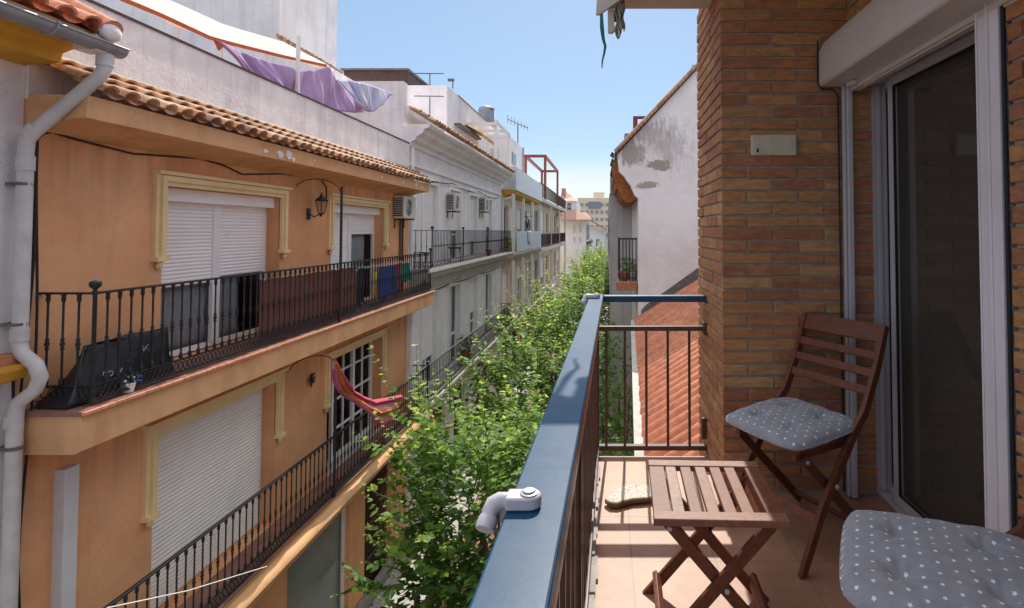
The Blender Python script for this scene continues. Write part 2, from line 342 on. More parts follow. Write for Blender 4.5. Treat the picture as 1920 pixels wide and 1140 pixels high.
# street paving
m, n, b = newmat('paving')
g = n.nodes.new('ShaderNodeNewGeometry'); bt = n.nodes.new('ShaderNodeTexBrick'); bt.inputs['Scale'].default_value = 1
bt.inputs['Brick Width'].default_value = .22; bt.inputs['Row Height'].default_value = .11; bt.inputs['Mortar Size'].default_value = .006
bt.inputs['Color1'].default_value = (.42,.20,.15,1); bt.inputs['Color2'].default_value = (.33,.16,.12,1); bt.inputs['Mortar'].default_value = (.17,.12,.10,1)
n.links.new(g.outputs['Position'], bt.inputs[0]); t = noise(n, 2, 8, .6); r = ramp(n, t.outputs[0], [(.35, .7), (.65, 1.1)])
c = mixc(n, 1.0, bt.outputs[0], r.outputs[0], 'MULTIPLY'); n.links.new(c, b.inputs['Base Color']); b.inputs['Roughness'].default_value = .85; MATS['paving'] = m
# peeling gable wall: coordinates in the wall's own plane
m, n, b = newmat('peeling_wall')
t = noise(n, .9, 9, .62); big = ramp(n, t.outputs[0], [(.40, 0.), (.66, 1.)]); c = mixc(n, big.outputs[0], (.94,.90,.88), (.82,.76,.73))
def patch(cx, cz, rx, rz, thr, nscale, col_, c, soft=.06, stretch=(1, 1, 1), w=.9):
    g = n.nodes.new('ShaderNodeNewGeometry'); mm = n.nodes.new('ShaderNodeMapping'); mm.vector_type = 'POINT'
    mm.inputs['Location'].default_value = (-cx/rx, 0, -(cz+CAMZ)/rz); mm.inputs['Scale'].default_value = (1/rx, 0, 1/rz)
    n.links.new(g.outputs['Position'], mm.inputs[0]); L = n.nodes.new('ShaderNodeVectorMath'); L.operation = 'LENGTH'; n.links.new(mm.outputs[0], L.inputs[0])
    q = noise(n, nscale*1.7, 12, .78, stretch); k = n.nodes.new('ShaderNodeMath'); k.operation = 'MULTIPLY_ADD'; k.inputs[1].default_value = -.34
    n.links.new(L.outputs['Value'], k.inputs[0]); n.links.new(q.outputs[0], k.inputs[2])
    rr = ramp(n, k.outputs[0], [(max(thr, 0), 0.), (thr+soft, w)]); return mixc(n, rr.outputs[0], c, col_)
c = patch(1.55, 2.15, .75, .9, .22, 3.0, (.30,.24,.22), c, .2, (1.3,1,.5), .5)
c = patch(.62, 1.95, .5, .45, .20, 4.5, (.28,.22,.20), c, .15, (1.2,1,.5), .75)
c = patch(.95, 2.5, 1.1, .6, .26, 4.5, (.33,.27,.25), c, .15, (1.5,1,.4), .6)
c = patch(1.3, 1.65, .34, .18, .22, 3.2, (.36,.29,.23), c, .02)
c = patch(1.02, 1.15, .32, .12, .24, 3.4, (.40,.33,.27), c, .02, (.8,1,1.3))
n.links.new(c, b.inputs['Base Color']); b.inputs['Roughness'].default_value = .9
t2 = noise(n, 9, 7, .6); bump(n, b, t2.outputs[0], .7, .02); MATS['peeling_wall'] = m
# pink / cream striped awning cloths use a wave texture
def stripe(name, cols, freq, vec, rough=.95):
    m, n, b = newmat(name); g = n.nodes.new('ShaderNodeTexCoord'); d = n.nodes.new('ShaderNodeVectorMath'); d.operation = 'DOT_PRODUCT'
    d.inputs[1].default_value = vec; n.links.new(g.outputs['UV'], d.inputs[0])
    k = n.nodes.new('ShaderNodeMath'); k.operation = 'MULTIPLY'; k.inputs[1].default_value = freq; n.links.new(d.outputs['Value'], k.inputs[0])
    f = n.nodes.new('ShaderNodeMath'); f.operation = 'FRACT'; n.links.new(k.outputs[0], f.inputs[0])
    r = ramp(n, f.outputs[0], cols); r.color_ramp.interpolation = 'CONSTANT'; n.links.new(r.outputs[0], b.inputs['Base Color']); b.inputs['Roughness'].default_value = rough
    MATS[name] = m
stripe('towel_stripes', [(0,(.62,.10,.16)),(.22,(.66,.30,.34)),(.4,(.60,.20,.05)),(.55,(.34,.36,.12)),(.7,(.62,.16,.22)),(.88,(.50,.12,.30))], 1.0, (0,1,0))
stripe('awning_stripes', [(0,(.55,.45,.36)),(.3,(.02,.11,.10)),(.5,(.55,.45,.36)),(.62,(.20,.07,.04)),(.7,(.55,.46,.37)),(.85,(.03,.16,.13))], 3.0, (1,0,0))
def uvsheet(name, nu, nv, fn, m, parent=None, thick=.003, smooth=60):
    mb = MB(); mb.sheet(nu, nv, fn); o = obj(name, mb, m, parent, smooth=smooth, recalc=False)
    me = o.data; uv = me.uv_layers.new(name='UVMap'); W = nv+1
    for lp in me.loops:
        i, j = divmod(lp.vertex_index, W); uv.data[lp.index].uv = (i/nu, j/nv)
    if thick:
        k = o.modifiers.new('solid', 'SOLIDIFY'); k.thickness = thick; k.offset = 0
    return o
# canopy cloth lit from above: thin, lets light through
m, n, b = newmat('canopy_cream'); t = noise(n, 1.4, 6); r = ramp(n, t.outputs[0], [(.35,(.95,.91,.87)),(.7,(.92,.82,.77))]); n.links.new(r.outputs[0], b.inputs['Base Color']); b.inputs['Roughness'].default_value = .95
tl = n.nodes.new('ShaderNodeBsdfTranslucent'); n.links.new(r.outputs[0], tl.inputs[0]); ms = n.nodes.new('ShaderNodeMixShader'); ms.inputs[0].default_value = .5
n.links.new(b.outputs[0], ms.inputs[1]); n.links.new(tl.outputs[0], ms.inputs[2]); n.links.new(ms.outputs[0], n.nodes['Material Output'].inputs[0]); MATS['canopy_cream'] = m
# white dotted grey cushion cloth: staggered small stars laid out in the cushion's own plane
m, n, b = newmat('star_cloth'); g = n.nodes.new('ShaderNodeTexCoord'); sp = n.nodes.new('ShaderNodeSeparateXYZ'); n.links.new(g.outputs['Object'], sp.inputs[0])
def mth(op, a, b_=None, c_=None):
    k = n.nodes.new('ShaderNodeMath'); k.operation = op
    for i, v in enumerate((a, b_, c_)):
        if v is None: continue
        if isinstance(v, (int, float)): k.inputs[i].default_value = v
        else: n.links.new(v, k.inputs[i])
    return k.outputs[0]
px_ = .040; py_ = .034
gy = mth('DIVIDE', sp.outputs[1], py_); row = mth('FLOOR', gy); off = mth('MULTIPLY', mth('MODULO', mth('ABSOLUTE', row), 2.0), .5)
gx = mth('ADD', mth('DIVIDE', sp.outputs[0], px_), off)
fx = mth('MULTIPLY', mth('SUBTRACT', mth('FRACT', gx), .5), px_); fy = mth('MULTIPLY', mth('SUBTRACT', mth('FRACT', gy), .5), py_)
rad = mth('SQRT', mth('ADD', mth('MULTIPLY', fx, fx), mth('MULTIPLY', fy, fy))); ang = mth('ARCTAN2', fy, fx)
lim = mth('MULTIPLY_ADD', mth('COSINE', mth('MULTIPLY', ang, 5.0)), .0011, .0041)
star = mth('LESS_THAN', rad, lim); t = noise(n, 30, 5, coord='obj'); r = ramp(n, t.outputs[0], [(.3,(.25,.255,.295)),(.7,(.32,.325,.365))])
c = mixc(n, star, r.outputs[0], (.85,.85,.88)); n.links.new(c, b.inputs['Base Color']); b.inputs['Roughness'].default_value = .95
b.inputs['Sheen Weight'].default_value = .25
t2 = noise(n, 260, 3, coord='obj'); bump(n, b, t2.outputs[0], .35, .002); MATS['star_cloth'] = m
# ================================================================== our own building and balcony
FL = -1.30
own = empty('brick_apartment_building', (1.0, 2.9, FL), 'brown brick apartment building whose balcony we stand on, with brick pier and sliding door', 'building')
def bricks(mb, o, u, nrm, length, z0, z1, seed, first=0, ch=.0617, bl=.259, j=.011, dep=.012):
    r_ = random.Random(seed); o = Vector(o); u = Vector(u); nrm = Vector(nrm); n_ = int(round((z1-z0)/ch))
    for k in range(n_):
        za = z0+k*ch+j/2; zb = z0+(k+1)*ch-j/2; s = -(.5 if (k+first) % 2 else 0)*bl
        s += 0
        while s < length-.01:
            a = max(s+(j/2 if s > 0 else 0), 0); e = min(s+bl-j/2, length); s += bl
            if e >= length-.005 or e > length-.03: e = length
            if e-a < .03: continue
            d = dep+r_.uniform(-.002, .002); dz = r_.uniform(-.0012, .0012); dv = r_.uniform(-.0015, .0015)
            q = []
            for zz in (za+dz, zb+dz):
                for (aa, dd) in ((a, -.02), (e, -.02), (e, d+dv-dep), (a, d-dep)):
                    q.append(o+u*aa+nrm*(dd)+Vector((0, 0, zz)))
            mb.add(q, [(0,1,2,3),(4,5,6,7),(0,1,5,4),(1,2,6,5),(2,3,7,6),(3,0,4,7)], r_.random())
    return mb
PXL, PXR, PY0, PY1, TOP = .58, 1.22, 2.68, 3.38, 1.30
mb = MB(); bricks(mb, (PXL, PY0, 0), (1,0,0), (0,-1,0), PXR-PXL, FL+.02, TOP+.1, 3)
bricks(mb, (PXL, PY0+.003, 0), (0,1,0), (-1,0,0), PY1-PY0, FL-.9, TOP+.1, 5, first=1)
bricks(mb, (PXL, PY1, 0), (1,0,0), (0,1,0), 1.6, FL-.9, TOP+.1, 6)
pier = obj('brick_pier', mb, 'brick', own, bevel=.003, bseg=1)
mb = MB(); mb.box(PXL+.009, 2.2, PY0+.009, PY1-.009, FL-6.5, TOP+.3); obj('mortar', mb, 'mortar', pier)
# side wall around the door opening (door opening Y 1.66..2.66, top .78)
mb = MB(); bricks(mb, (PXR, -1.3, 0), (0,1,0), (-1,0,0), 2.91, FL+.02, .93, 9)
bricks(mb, (PXR, -1.3, 0), (0,1,0), (-1,0,0), 3.98, .93, TOP+.1, 10)
obj('side_wall', mb, 'brick', own, bevel=.003, bseg=1); mb = MB()
bricks(mb, (PXR, PY0-.02, 0), (1,0,0), (0,-1,0), .30, FL+.02, .74, 13)
sidew = obj('reveal', mb, 'brick', own, bevel=.003, bseg=1)
mb = MB(); mb.box(PXR+.009, 1.62, -1.3, 1.60, FL-.05, .93); mb.box(PXR+.009, 1.62, -1.3, PY0, .935, TOP+.3); mb.box(PXR+.02, 1.62, PY0-.012, PY0+.3, FL, .93)
obj('mortar', mb, 'mortar', sidew)
# floor slab and ceiling slab
mb = MB(); mb.box(-.055, 1.62, -1.3, 3.12, FL-.03, FL); fl = obj('balcony_floor', mb, 'floor_tile'); tag(fl, kind='structure')
mb = MB(); mb.box(-.10, 1.7, -1.3, 3.15, FL-.24, FL-.034); obj('balcony_slab', mb, 'light_concrete', own)
mb = MB(); n_ = 60
for i in range(n_):
    y0 = -1.3+4.42*i/n_; y1 = -1.3+4.42*(i+1)/n_; wv = .006*sin(i*1.7)+.004*sin(i*.6)
    mb.box(-.075+wv*.3, -.040+wv, y0, y1, FL-.02, FL+.012+.004*sin(i*2.3))
obj('curb', mb, 'light_concrete', own)
mb = MB(); mb.box(.085, 2.2, -1.3, 3.02, 1.27, 1.50); obj('ceiling_slab', mb, 'soffit', own, bevel=.006)
mb = MB(); mb.box(.585, .60, -1.3, 3.0, 1.262, 1.268); 
# door set in the side wall
XD = 1.37
def frame_x(mb, X, y0, y1, z0, z1, t, d):       # rectangular frame in a plane x = X, members t wide, d deep
    mb.box(X, X+d, y0, y0+t, z0, z1); mb.box(X, X+d, y1-t, y1, z0, z1); mb.box(X, X+d, y0+t, y1-t, z0, z0+t); mb.box(X, X+d, y0+t, y1-t, z1-t, z1); return mb
dz0, dz1 = FL+.01, .76
door = obj('door_frame', frame_x(MB(), XD-.04, 1.665, 2.672, dz0, dz1, .030, .075), 'alu', own, bevel=.003)
mb = MB(); mb.box(XD-.05, XD-.005, 1.69, 1.80, dz0, dz1+.01); mb.box(XD-.062, XD-.050, 1.735, 1.745, dz0, dz1); mb.box(XD-.055,XD-.05,1.785,1.79,dz0,dz1)
obj('door_jamb', mb, 'alu', own, bevel=.004)
for nm, y0, y1, xo in (('sliding_door', 1.80, 2.515, -.006), ('sliding_door', 2.40, 2.640, .03)):
    z0 = dz0+.034; z1 = dz1-.034
    d = obj(nm, frame_x(MB(), XD+xo-.03, y0, y1, z0, z1, .048 if y0 < 2 else .028, .03), 'alu', own, bevel=.003)
    mb = MB(); mb.box(XD+xo-.012, XD+xo-.008, y0+.05, y1-.05, z0+.05, z1-.05); obj('glass_pane', mb, 'door_glass', d)
    mb = MB(); frame_x(mb, XD+xo-.032, y0+.048, y1-.048, z0+.048, z1-.048, .006, .012); obj('gasket', mb, 'dark', d)
mb = MB()
for y in (2.60, 2.633): mb.box(XD-.045, XD-.03, y-.004, y+.004, dz0+.05, dz1-.05)
obj('guide_rail', mb, 'alu', own)
mb = MB(); mb.box(PXR-.015, PXR+.06, 1.625, 1.725, FL+.01, .722); mb.box(PXR-.022, PXR-.015, 1.665, 1.672, FL+.01, .722); mb.box(PXR-.019, PXR-.015, 1.715, 1.722, FL+.01, .722); obj('near_shutter_guide', mb, 'alu_bright', own, bevel=.003)
mb = MB(); mb.tube([(PXR-.004, 1.617, .72), (PXR-.004, 1.617, FL+.02)], .007, 6); obj('black_seal', mb, 'dark', own)
mb = MB()
for z in (-.95, -.35, .2, .62): mb.ball((XD-.031, 2.62, z), .005, 8)
obj('screw', mb, 'dark', own)
mb = MB(); mb.box(XD-.03, XD+.10, 1.7, 2.6, dz0-.006, dz0+.012); mb.box(PXR-.0, XD-.03, 1.66, 2.66, FL-.01, FL+.006)
obj('threshold', mb, 'floor_tile', own)
mb = MB(); mb.box(XD+.10, 4.2, -1, 3.6, FL-.05, FL-.02); mb.box(4.2, 4.3, -1, 3.6, FL, 1.3); mb.box(XD+.3, 4.3, 3.6, 3.7, FL, 1.3); mb.box(XD+.3, 4.3, -1.1, -1, FL, 1.3); mb.box(XD+.25, 4.3, -1.1, 3.7, 1.2, 1.3)
obj('room_interior', mb, 'glass_interior', own)
# roller shutter box above the door
bx0 = 1.07
mb = MB(); mb.prism([(bx0, 1.40, .735), (bx0, 1.40, .90), (bx0+.03, 1.40, .955), (PXR+.10, 1.40, .955), (PXR+.10, 1.40, .725), (bx0+.01, 1.40, .725)], (0, 1.27, 0))
sbx = obj('shutter_box', mb, 'box_beige', own, bevel=.004, smooth=30)
mb = MB(); mb.box(PXR-.02, PXR+.0, 1.42, 2.65, .712, .7245); obj('slot_strip', mb, 'alu', sbx)
mb = MB(); mb.box(PXR-.018, PXR+.03, 1.45, 2.61, .690, .712); mb.box(PXR-.006,PXR-.001,1.5,2.5,.683,.69); obj('shutter_end_bar', mb, 'box_beige', sbx, bevel=.003)
mb = MB(); mb.box(PXR-.03, PXR-.004, 2.615, 2.665, FL+.01, .722); mb.box(PXR-.045,PXR-.032,2.63,2.65,FL+.01,.722); obj('shutter_guide', mb, 'alu', own, bevel=.003)
for y in (1.52, 2.56): mb = MB(); mb.box(PXR-.05, PXR-.02, y-.03, y+.03, .70, .724); obj('bracket', mb, 'box_beige', sbx, bevel=.004)
mb = MB(); mb.tube([(bx0-.004, PY0-.018, .96), (bx0-.006, PY0-.018, .74), (bx0+.01, PY0-.016, .715), (PXR-.08, PY0-.016, .712), (PXR-.055, PY0-.016, .68), (PXR-.05, PY0-.016, -1.28)], .004, 6)
tag(obj('black_cable', mb, 'dark'), 'thin black cable running round the shutter box and down the brick pier', 'cable')
# junction plate on pier
p = at(1449, 273, PY0)
jb = empty('junction_box', (p.x, PY0, p.z), 'small cream plastic cover plate screwed on the brick pier', 'junction box')
mb = MB(); mb.box(p.x-.113, p.x+.113, PY0-.022, PY0+.002, p.z-.052, p.z+.052); obj('cover', mb, 'plate_cream', jb, bevel=.005)
mb = MB()
for dx in (-.085, -.065, .062, .085): mb.ball((p.x+dx, PY0-.022, p.z+.004), .0055, 8)
obj('screw', mb, 'plastic_white', jb, smooth=60)
mb = MB(); mb.box(p.x-.088, p.x-.078, PY0-.0235, PY0-.02, p.z-.038, p.z-.018); obj('mark', mb, 'dark', jb)

# ------------------------------------------------------------------ near railing
rail = empty('balcony_railing', (-.05, 1.3, FL), 'dark blue steel balcony railing with flat top rail in the foreground', 'railing')
Z1 = -.374
def rx(y): return -.098+.0160*(y-.54)      # centre line of the long rail
YA, YB = -.7, 3.165
a, b_ = Vector((rx(YA), YA, 0)), Vector((rx(YB), YB, 0))
def rbeam(mb, dx0, dx1, z0, z1, y0=YA, y1=YB):
    q = [(rx(y0)+dx0, y0, z0), (rx(y0)+dx1, y0, z0), (rx(y0)+dx1, y0, z1), (rx(y0)+dx0, y0, z1)]
    q2 = [(rx(y1)+dx0, y1, z0), (rx(y1)+dx1, y1, z0), (rx(y1)+dx1, y1, z1), (rx(y1)+dx0, y1, z1)]
    return mb.add(q+q2, [(0,1,2,3),(7,6,5,4),(0,4,5,1),(1,5,6,2),(2,6,7,3),(3,7,4,0)])
mb = rbeam(MB(), -.040, .040, Z1-.038, Z1); mb.box(rx(YB)+.040, PXL+.0, YB-.065, YB-.005, Z1-.038, Z1-.001)
obj('top_rail', mb, 'rail_paint', rail, bevel=.0035)
mb = rbeam(MB(), -.016, .016, -.58, -.553, y1=YB-.02); mb.box(rx(YB), PXL, YB-.055, YB-.020, -.58, -.553)
obj('middle_rail', mb, 'rail_brown', rail, bevel=.002)
mb = rbeam(MB(), -.016, .016, FL+.035, FL+.062, y1=YB-.02); mb.box(rx(YB), PXL, YB-.055, YB-.020, FL+.035, FL+.062)
obj('bottom_rail', mb, 'rail_brown', rail, bevel=.002)
bal = []
for i in range(31):
    y = YA+.05+i*.125
    if y > YB-.06: break
    mb = MB(); mb.box(rx(y)-.007, rx(y)+.007, y-.007, y+.007, FL+.06, -.578); obj('baluster', mb, 'rail_brown', rail)
for i in range(5):
    x = PXL-.0-.118-(4-i-.0)*.125+.02
    if x < .03: x = .0
    mb = MB(); mb.box(x-.007, x+.007, YB-.045, YB-.031, FL+.06, -.578); obj('baluster', mb, 'rail_brown', rail)
for y in (-.2, 1.5, 3.13):
    mb = MB(); mb.box(rx(y)-.015, rx(y)+.015, y-.015, y+.015, FL-.02, Z1-.036); obj('post', mb, 'rail_brown', rail, bevel=.002)
mb = MB(); mb.box(PXL-.03, PXL+.0, YB-.06, YB-.03, FL+.1, FL+.22); mb.box(PXL-.02,PXL,YB-.075,YB-.015,-.60,-.53); obj('wall_anchor', mb, 'rail_brown', rail, bevel=.003)

def clamp(y, lab, s=1.0, arm=True):
    x = rx(y); t = local_empty('rail_clamp', (x, y, Z1), lab, 'clamp')
    mb = MB(); pr = []
    for k in range(9): a_ = -PI/2+PI*k/8; pr.append((.005+.021*cos(a_)*s, .021*sin(a_)*s, .001))
    pr += [(-.040*s, .021*s, .001), (-.040*s, -.021*s, .001)]
    mb.prism(pr, (0, 0, .024*s)); obj('arm', mb, 'plastic_white', t, bevel=.004, smooth=40)
    mb = MB(); mb.lathe([(.017*s, 0), (.017*s, .002), (.012*s, .003), (.011*s, .006)], .003, 0, .0255*s, 16); obj('bolt_cap', mb, 'galv', t, smooth=40)
    if arm:
        mb = MB(); mb.tube([(-.036*s, 0, .012*s), (-.052*s, -.002, .012*s), (-.063*s, -.006*s, .007), (-.068*s, -.013*s, -.002), (-.070*s, -.022*s, -.012)], [.0145*s, .016*s, .017*s, .015*s, .0135*s], 14)
        obj('elbow', mb, 'plastic_white', t, smooth=50)
        mb = MB(); mb.tube([(-.069*s, -.018*s, -.009), (-.071*s, -.026*s, -.017), (-.073*s, -.034*s, -.024)], [.017*s, .019*s, .0175*s], 18)
        mb.box(-.052*s, -.030*s, -.004, .012, -.028, .004); obj('knob', mb, 'plastic_white', t, smooth=40)
    return t
c1 = clamp(.735, 'large white plastic clamp with bent elbow bolted on the near end of the blue rail'); c1.scale = (.72, .72, .72); c1.location.x -= .012
clamp(2.98, 'small white plastic clamp at the far corner of the blue rail', .9)

# ------------------------------------------------------------------ folded awning under the slab above
aw = empty('rolled_awning', (.0, 2.85, 1.2), 'rolled green and beige striped awning hanging at the edge of the ceiling', 'awning')
def awf(u, v):
    th = u*2*PI*1.6; r_ = .030+.014*u+.004*sin(9*v+th*2); return Vector((.055+r_*cos(th)*1.0, 2.80+.17*v, 1.215+r_*sin(th)*1.15))
uvsheet('rolled_cloth', 40, 10, awf, 'awning_stripes', aw)
mb = MB(); mb.prism([(-.045, 2.75, 1.31), (.12, 2.75, 1.31), (.12,2.75,1.24), (-.035, 2.75, 1.13), (-.055, 2.75, 1.13)], (0, .02, 0)); mb.prism([(.005,2.78,1.25),(.03,2.78,1.25),(.045,2.78,1.06),(.03,2.78,1.045),(.008,2.78,1.05)], (0,.03,0)); obj('bracket', mb, 'soffit', aw, bevel=.003)
def flap(u, v):
    return Vector((.022+.018*sin(5*v)+.05*u*(1-.6*v), 2.84+.02*sin(7*v+3*u), 1.26-.30*v+.02*sin(9*u)))
uvsheet('hanging_flap', 10, 12, lambda u, v: Vector((.05+.045*u+.006*sin(12*v+4*u), 2.80+.015*sin(9*u), 1.25-(.20+.03*sin(6*u))*v)), 'awning_stripes', aw)
mb = MB(); pts = [(.0,1.24,.014),(.004,1.15,.013),(.006,1.10,.016),(.013,1.04,.012),(.024,1.0,.010),(.018,.96,.008),(.008,.92,.006),(.006,.88,.003)]
vs = []; 
for x, z, w_ in pts: vs += [(x-.03-w_*.7, 2.86, z), (x-.03+w_*.7, 2.862, z)]
mb.add(vs, [(2*i, 2*i+1, 2*i+3, 2*i+2) for i in range(len(pts)-1)]); obj('strap', mb, 'cloth_green', aw, solid=.003, recalc=False)

# ------------------------------------------------------------------ folding table
tb = local_empty('folding_table', (.347, 1.80, FL), 'small square folding slatted wooden side table in the sun', 'table', rz=R(-2.0))
def plank(name, par, p0, p1, w_, h_, up=(0,0,1), tone=.3, bev=.003, m='wood'):
    mb = MB(); mb.beam(p0, p1, w_, h_, up, tone); return obj(name, mb, m, par, bevel=bev)
W = .20; D_ = .205; H = .45
for s in (-1, 1): plank('end_rail', tb, (-W, s*(D_-.024), H-.011), (W, s*(D_-.024), H-.011), .048, .022, tone=.82)
xs = [(-W+.029, .056), (-.121, .038), (-.068, .038), (-.0155, .038), (.037, .038), (.089, .038), (W-.028, .054)]
tones = [.45, .98, .4, .8, .45, .55, .5]
for (x, w_), tn in zip(xs, tones): plank('slat' if w_ < .05 else 'side_plank', tb, (x, -D_+.0485, H-.012), (x, D_-.0485, H-.012), w_, .018, tone=tn)
for s in (-1, 1):
    for k, dx in ((-1, 0), (1, .021)):
        y = s*(.150-(.021 if k > 0 else 0)); mb = MB(); a0 = Vector((-.155*k, y, H-.045)); a1 = Vector((.20*k, y, .010))
        d = (a1-a0).normalized(); q = Vector((-d.z, 0, d.x)) if True else None
        pr = []
        for t in range(7): an = PI/2+PI*t/6; pr.append(a0+d*cos(an)*.018+q*sin(an)*.018)
        pr += [Vector((a1.x-.018*1.3*1, y, .0)), Vector((a1.x+.018*1.3, y, .0))] if k > 0 else [Vector((a1.x-.018*1.3, y, .0)), Vector((a1.x+.018*1.3, y, .0))]
        if q.x*0+ (pr[6]-pr[0]).dot(pr[-1]-pr[-2]) > 0: pr[-1], pr[-2] = pr[-2], pr[-1]
        mb.prism([p_-Vector((0, .009, 0)) for p_ in pr], (0, .018, 0), .35 if k > 0 else .2); obj('leg', mb, 'wood', tb, bevel=.002)
    for (x, z) in ((-.150, H-.052), (.022, .215)):
        mb = MB(); mb.tube([(x, s*.165, z), (x, s*.1595, z)], [.007, .008], 10); obj('bolt', mb, 'alu', tb)
for x, z, tn in ((-.172, .07, .35), (.165, .07, .35), (-.15, H-.05, .2), (.15, H-.05, .2)):
    plank('stretcher', tb, (x, -.14, z), (x, .14, z), .018, .036, up=(.6 if x > 0 else -.6, 0, 1), tone=tn)

# ------------------------------------------------------------------ folding chairs (front faces local -Y)
def chair(lab, loc, rz, grp='folding chairs on the balcony'):
    c = local_empty('folding_chair', loc, lab, 'chair', grp, rz)
    # back legs: run from front foot up past the seat into the backrest
    pts = [(-.215, 0), (-.09, .22), (.11, .47), (.175, .53), (.265, .70), (.33, .865)]
    for s in (-1, 1):
        x = s*.205; mb = MB(); L = []; Rr = []
        for i, (y, z) in enumerate(pts):
            a_ = pts[max(i-1, 0)]; e = pts[min(i+1, len(pts)-1)]; d = Vector((0, e[0]-a_[0], e[1]-a_[1])).normalized(); q = Vector((0, -d.z, d.y)); w_ = .019 if 0 < i < 5 else .016
            p_ = Vector((x, y, z)); L.append(p_+q*w_); Rr.append(p_-q*w_)
        poly = L+Rr[::-1]; nn = len(pts); vs = [p_-Vector((.010, 0, 0)) for p_ in poly]+[p_+Vector((.010, 0, 0)) for p_ in poly]; fs = []
        for i in range(nn-1):
            j = 2*nn-1-i; fs += [(i, i+1, j-1, j), (2*nn+i, 2*nn+j, 2*nn+j-1, 2*nn+i+1), (i, 2*nn+i, 2*nn+i+1, i+1), (j, j-1, 2*nn+j-1, 2*nn+j)]
        fs += [(0, 2*nn-1, 4*nn-1, 2*nn), (nn-1, 3*nn-1, 3*nn, nn)]
        mb.add(vs, fs, .3); obj('back_leg', mb, 'wood', c, bevel=.002)
    for s in (-1, 1): plank('front_leg', c, (s*.178, -.165, .405), (s*.178, .235, .018), .020, .036, up=(0,1,1), tone=.12)
    for s in (-1, 1): plank('seat_rail', c, (s*.152, -.19, .412), (s*.152, .17, .412), .022, .034, tone=.4)
    for i in range(6): plank('seat_slat', c, (-.185, -.170+i*.064, .437), (.185, -.170+i*.064, .437), .048, .014, tone=.3+.08*(i % 3))
    def bp(t): return Vector((0, .175+.155*t, .53+.335*t))
    plank('top_rail', c, (-.195, *bp(.90)[1:]), (.195, *bp(.90)[1:]), .018, .078, up=(0,.42,1), tone=.4)
    for t in (.64, .44, .24): plank('back_slat', c, (-.195, *bp(t)[1:]), (.195, *bp(t)[1:]), .014, .034, up=(0,.42,1), tone=.35)
    plank('stretcher', c, (-.19, -.115, .175), (.19, -.115, .175), .018, .034, up=(0,.6,1), tone=.6)
    plank('stretcher', c, (-.17, .19, .065), (.17, .19, .065), .018, .034, up=(0,-1,1), tone=.2)
    for s in (-1, 1):
        obj('bolt', MB().tube([(s*.2155, -.02, .285), (s*.222, -.02, .285)], [.009, .008], 10), 'alu', c)
        obj('bolt', MB().tube([(s*.189, -.155, .395), (s*.195, -.155, .395)], [.009, .008], 10), 'alu', c)
    return c
def rc(u, v): return 1-.085*(abs(u)**6)*(abs(v)**6)-.04*(abs(u)**2)*(abs(v)**2)
def cushion(lab, loc, rz, s=.415, tilt=0, seed=1, tagside=None, th=.042):
    c = local_empty('seat_cushion', loc, lab, 'cushion', 'star print cushions on the folding chairs', rz); c.rotation_euler[0] = tilt
    N = 64; vs = []; fs = []; rr = random.Random(seed); ph = [rr.uniform(0, 6) for _ in range(6)]
    tuf = [(-.25, -.25), (.25, -.25), (-.25, .25), (.25, .25)]
    def P(i, j, up):
        u = -1+2*i/N; v = -1+2*j/N
        e = max(0, 1-abs(u)**5)**.5*max(0, 1-abs(v)**5)**.5
        x = u*(s/2)*rc(u, v); y = v*(s/2)*rc(u, v)
        z = th*e
        z += .0035*sin(5*u+ph[0])*cos(4*v+ph[1])*e+.002*sin(11*u+ph[2]+3*v)*e
        for (a_, b2) in tuf:
            d2 = (u-a_*1.7)**2+(v-b2*1.7)**2; z -= up*.026*math.exp(-d2/.014)*1.0 + .006*math.exp(-d2/.12)
        for q_, (a_, b2) in enumerate(tuf):
            ax, ay = u-a_*1.7, v-b2*1.7; rr_ = math.hypot(ax, ay); z += up*.0028*sin(7*math.atan2(ay, ax)+q_)*math.exp(-(rr_-.16)**2/.02)*e
        z += .0022*sin(14*(u+v)+ph[3])*math.exp(-((abs(u)-.9)**2)/.03)*e+.0022*sin(17*(u-v)+ph[4])*math.exp(-((abs(v)-.9)**2)/.03)*e
        # little puckers at corners
        cn = (abs(u)*abs(v))**6; z *= 1-.25*cn
        return (x, y, z if up else -z*.6)
    W_ = N+1
    for up in (1, 0):
        for i in range(W_):
            for j in range(W_): vs.append(P(i, j, up))
    o2 = W_*W_
    for i in range(N):
        for j in range(N):
            a_ = i*W_+j; fs.append((a_, a_+W_, a_+W_+1, a_+1)); fs.append((o2+a_, o2+a_+1, o2+a_+W_+1, o2+a_+W_))
    mb = MB(); mb.add(vs, fs); o = obj('cushion_body', mb, 'star_cloth', c, smooth=180, merge=True)
    sm = o.modifiers.new('s', 'SUBSURF'); sm.levels = 1; sm.render_levels = 1
    pp = MB(); k = []
    for i in range(4):
        for t in range(12):
            q = -1+2*t/12; k.append([(q, -1), (1, q), (-q, 1), (-1, -q)][i])
    pp.tube([(u*(s/2)*rc(u, v), v*(s/2)*rc(u, v), 0) for u, v in k+[k[0]]], .0028, 6); obj('piping', pp, 'star_cloth', c, smooth=60)
    for (a_, b2) in tuf:
        m3 = MB(); m3.ball((a_*1.7*s/2, b2*1.7*s/2, th-.030), .006, 8, sc=(1, 1, .5)); obj('tuft_button', m3, 'star_cloth', c, smooth=60)
    if tagside:
        m3 = MB(); x, y = tagside; m3.add([(x, y, 0), (x+.03, y-.005, -.005), (x+.045, y-.02, -.045), (x+.012, y-.015, -.038)], [(0,1,2,3)]); obj('care_tag', m3, 'cloth_white', c, solid=.001)
        m3 = MB(); m3.tube([(x-.01,y+.01,.0),(x+.01,y+.0,-.01),(x+.0,y-.02,-.02),(x+.02,y-.02,-.035)], .003, 6); obj('tie_string', m3, 'star_cloth', c)
    return c
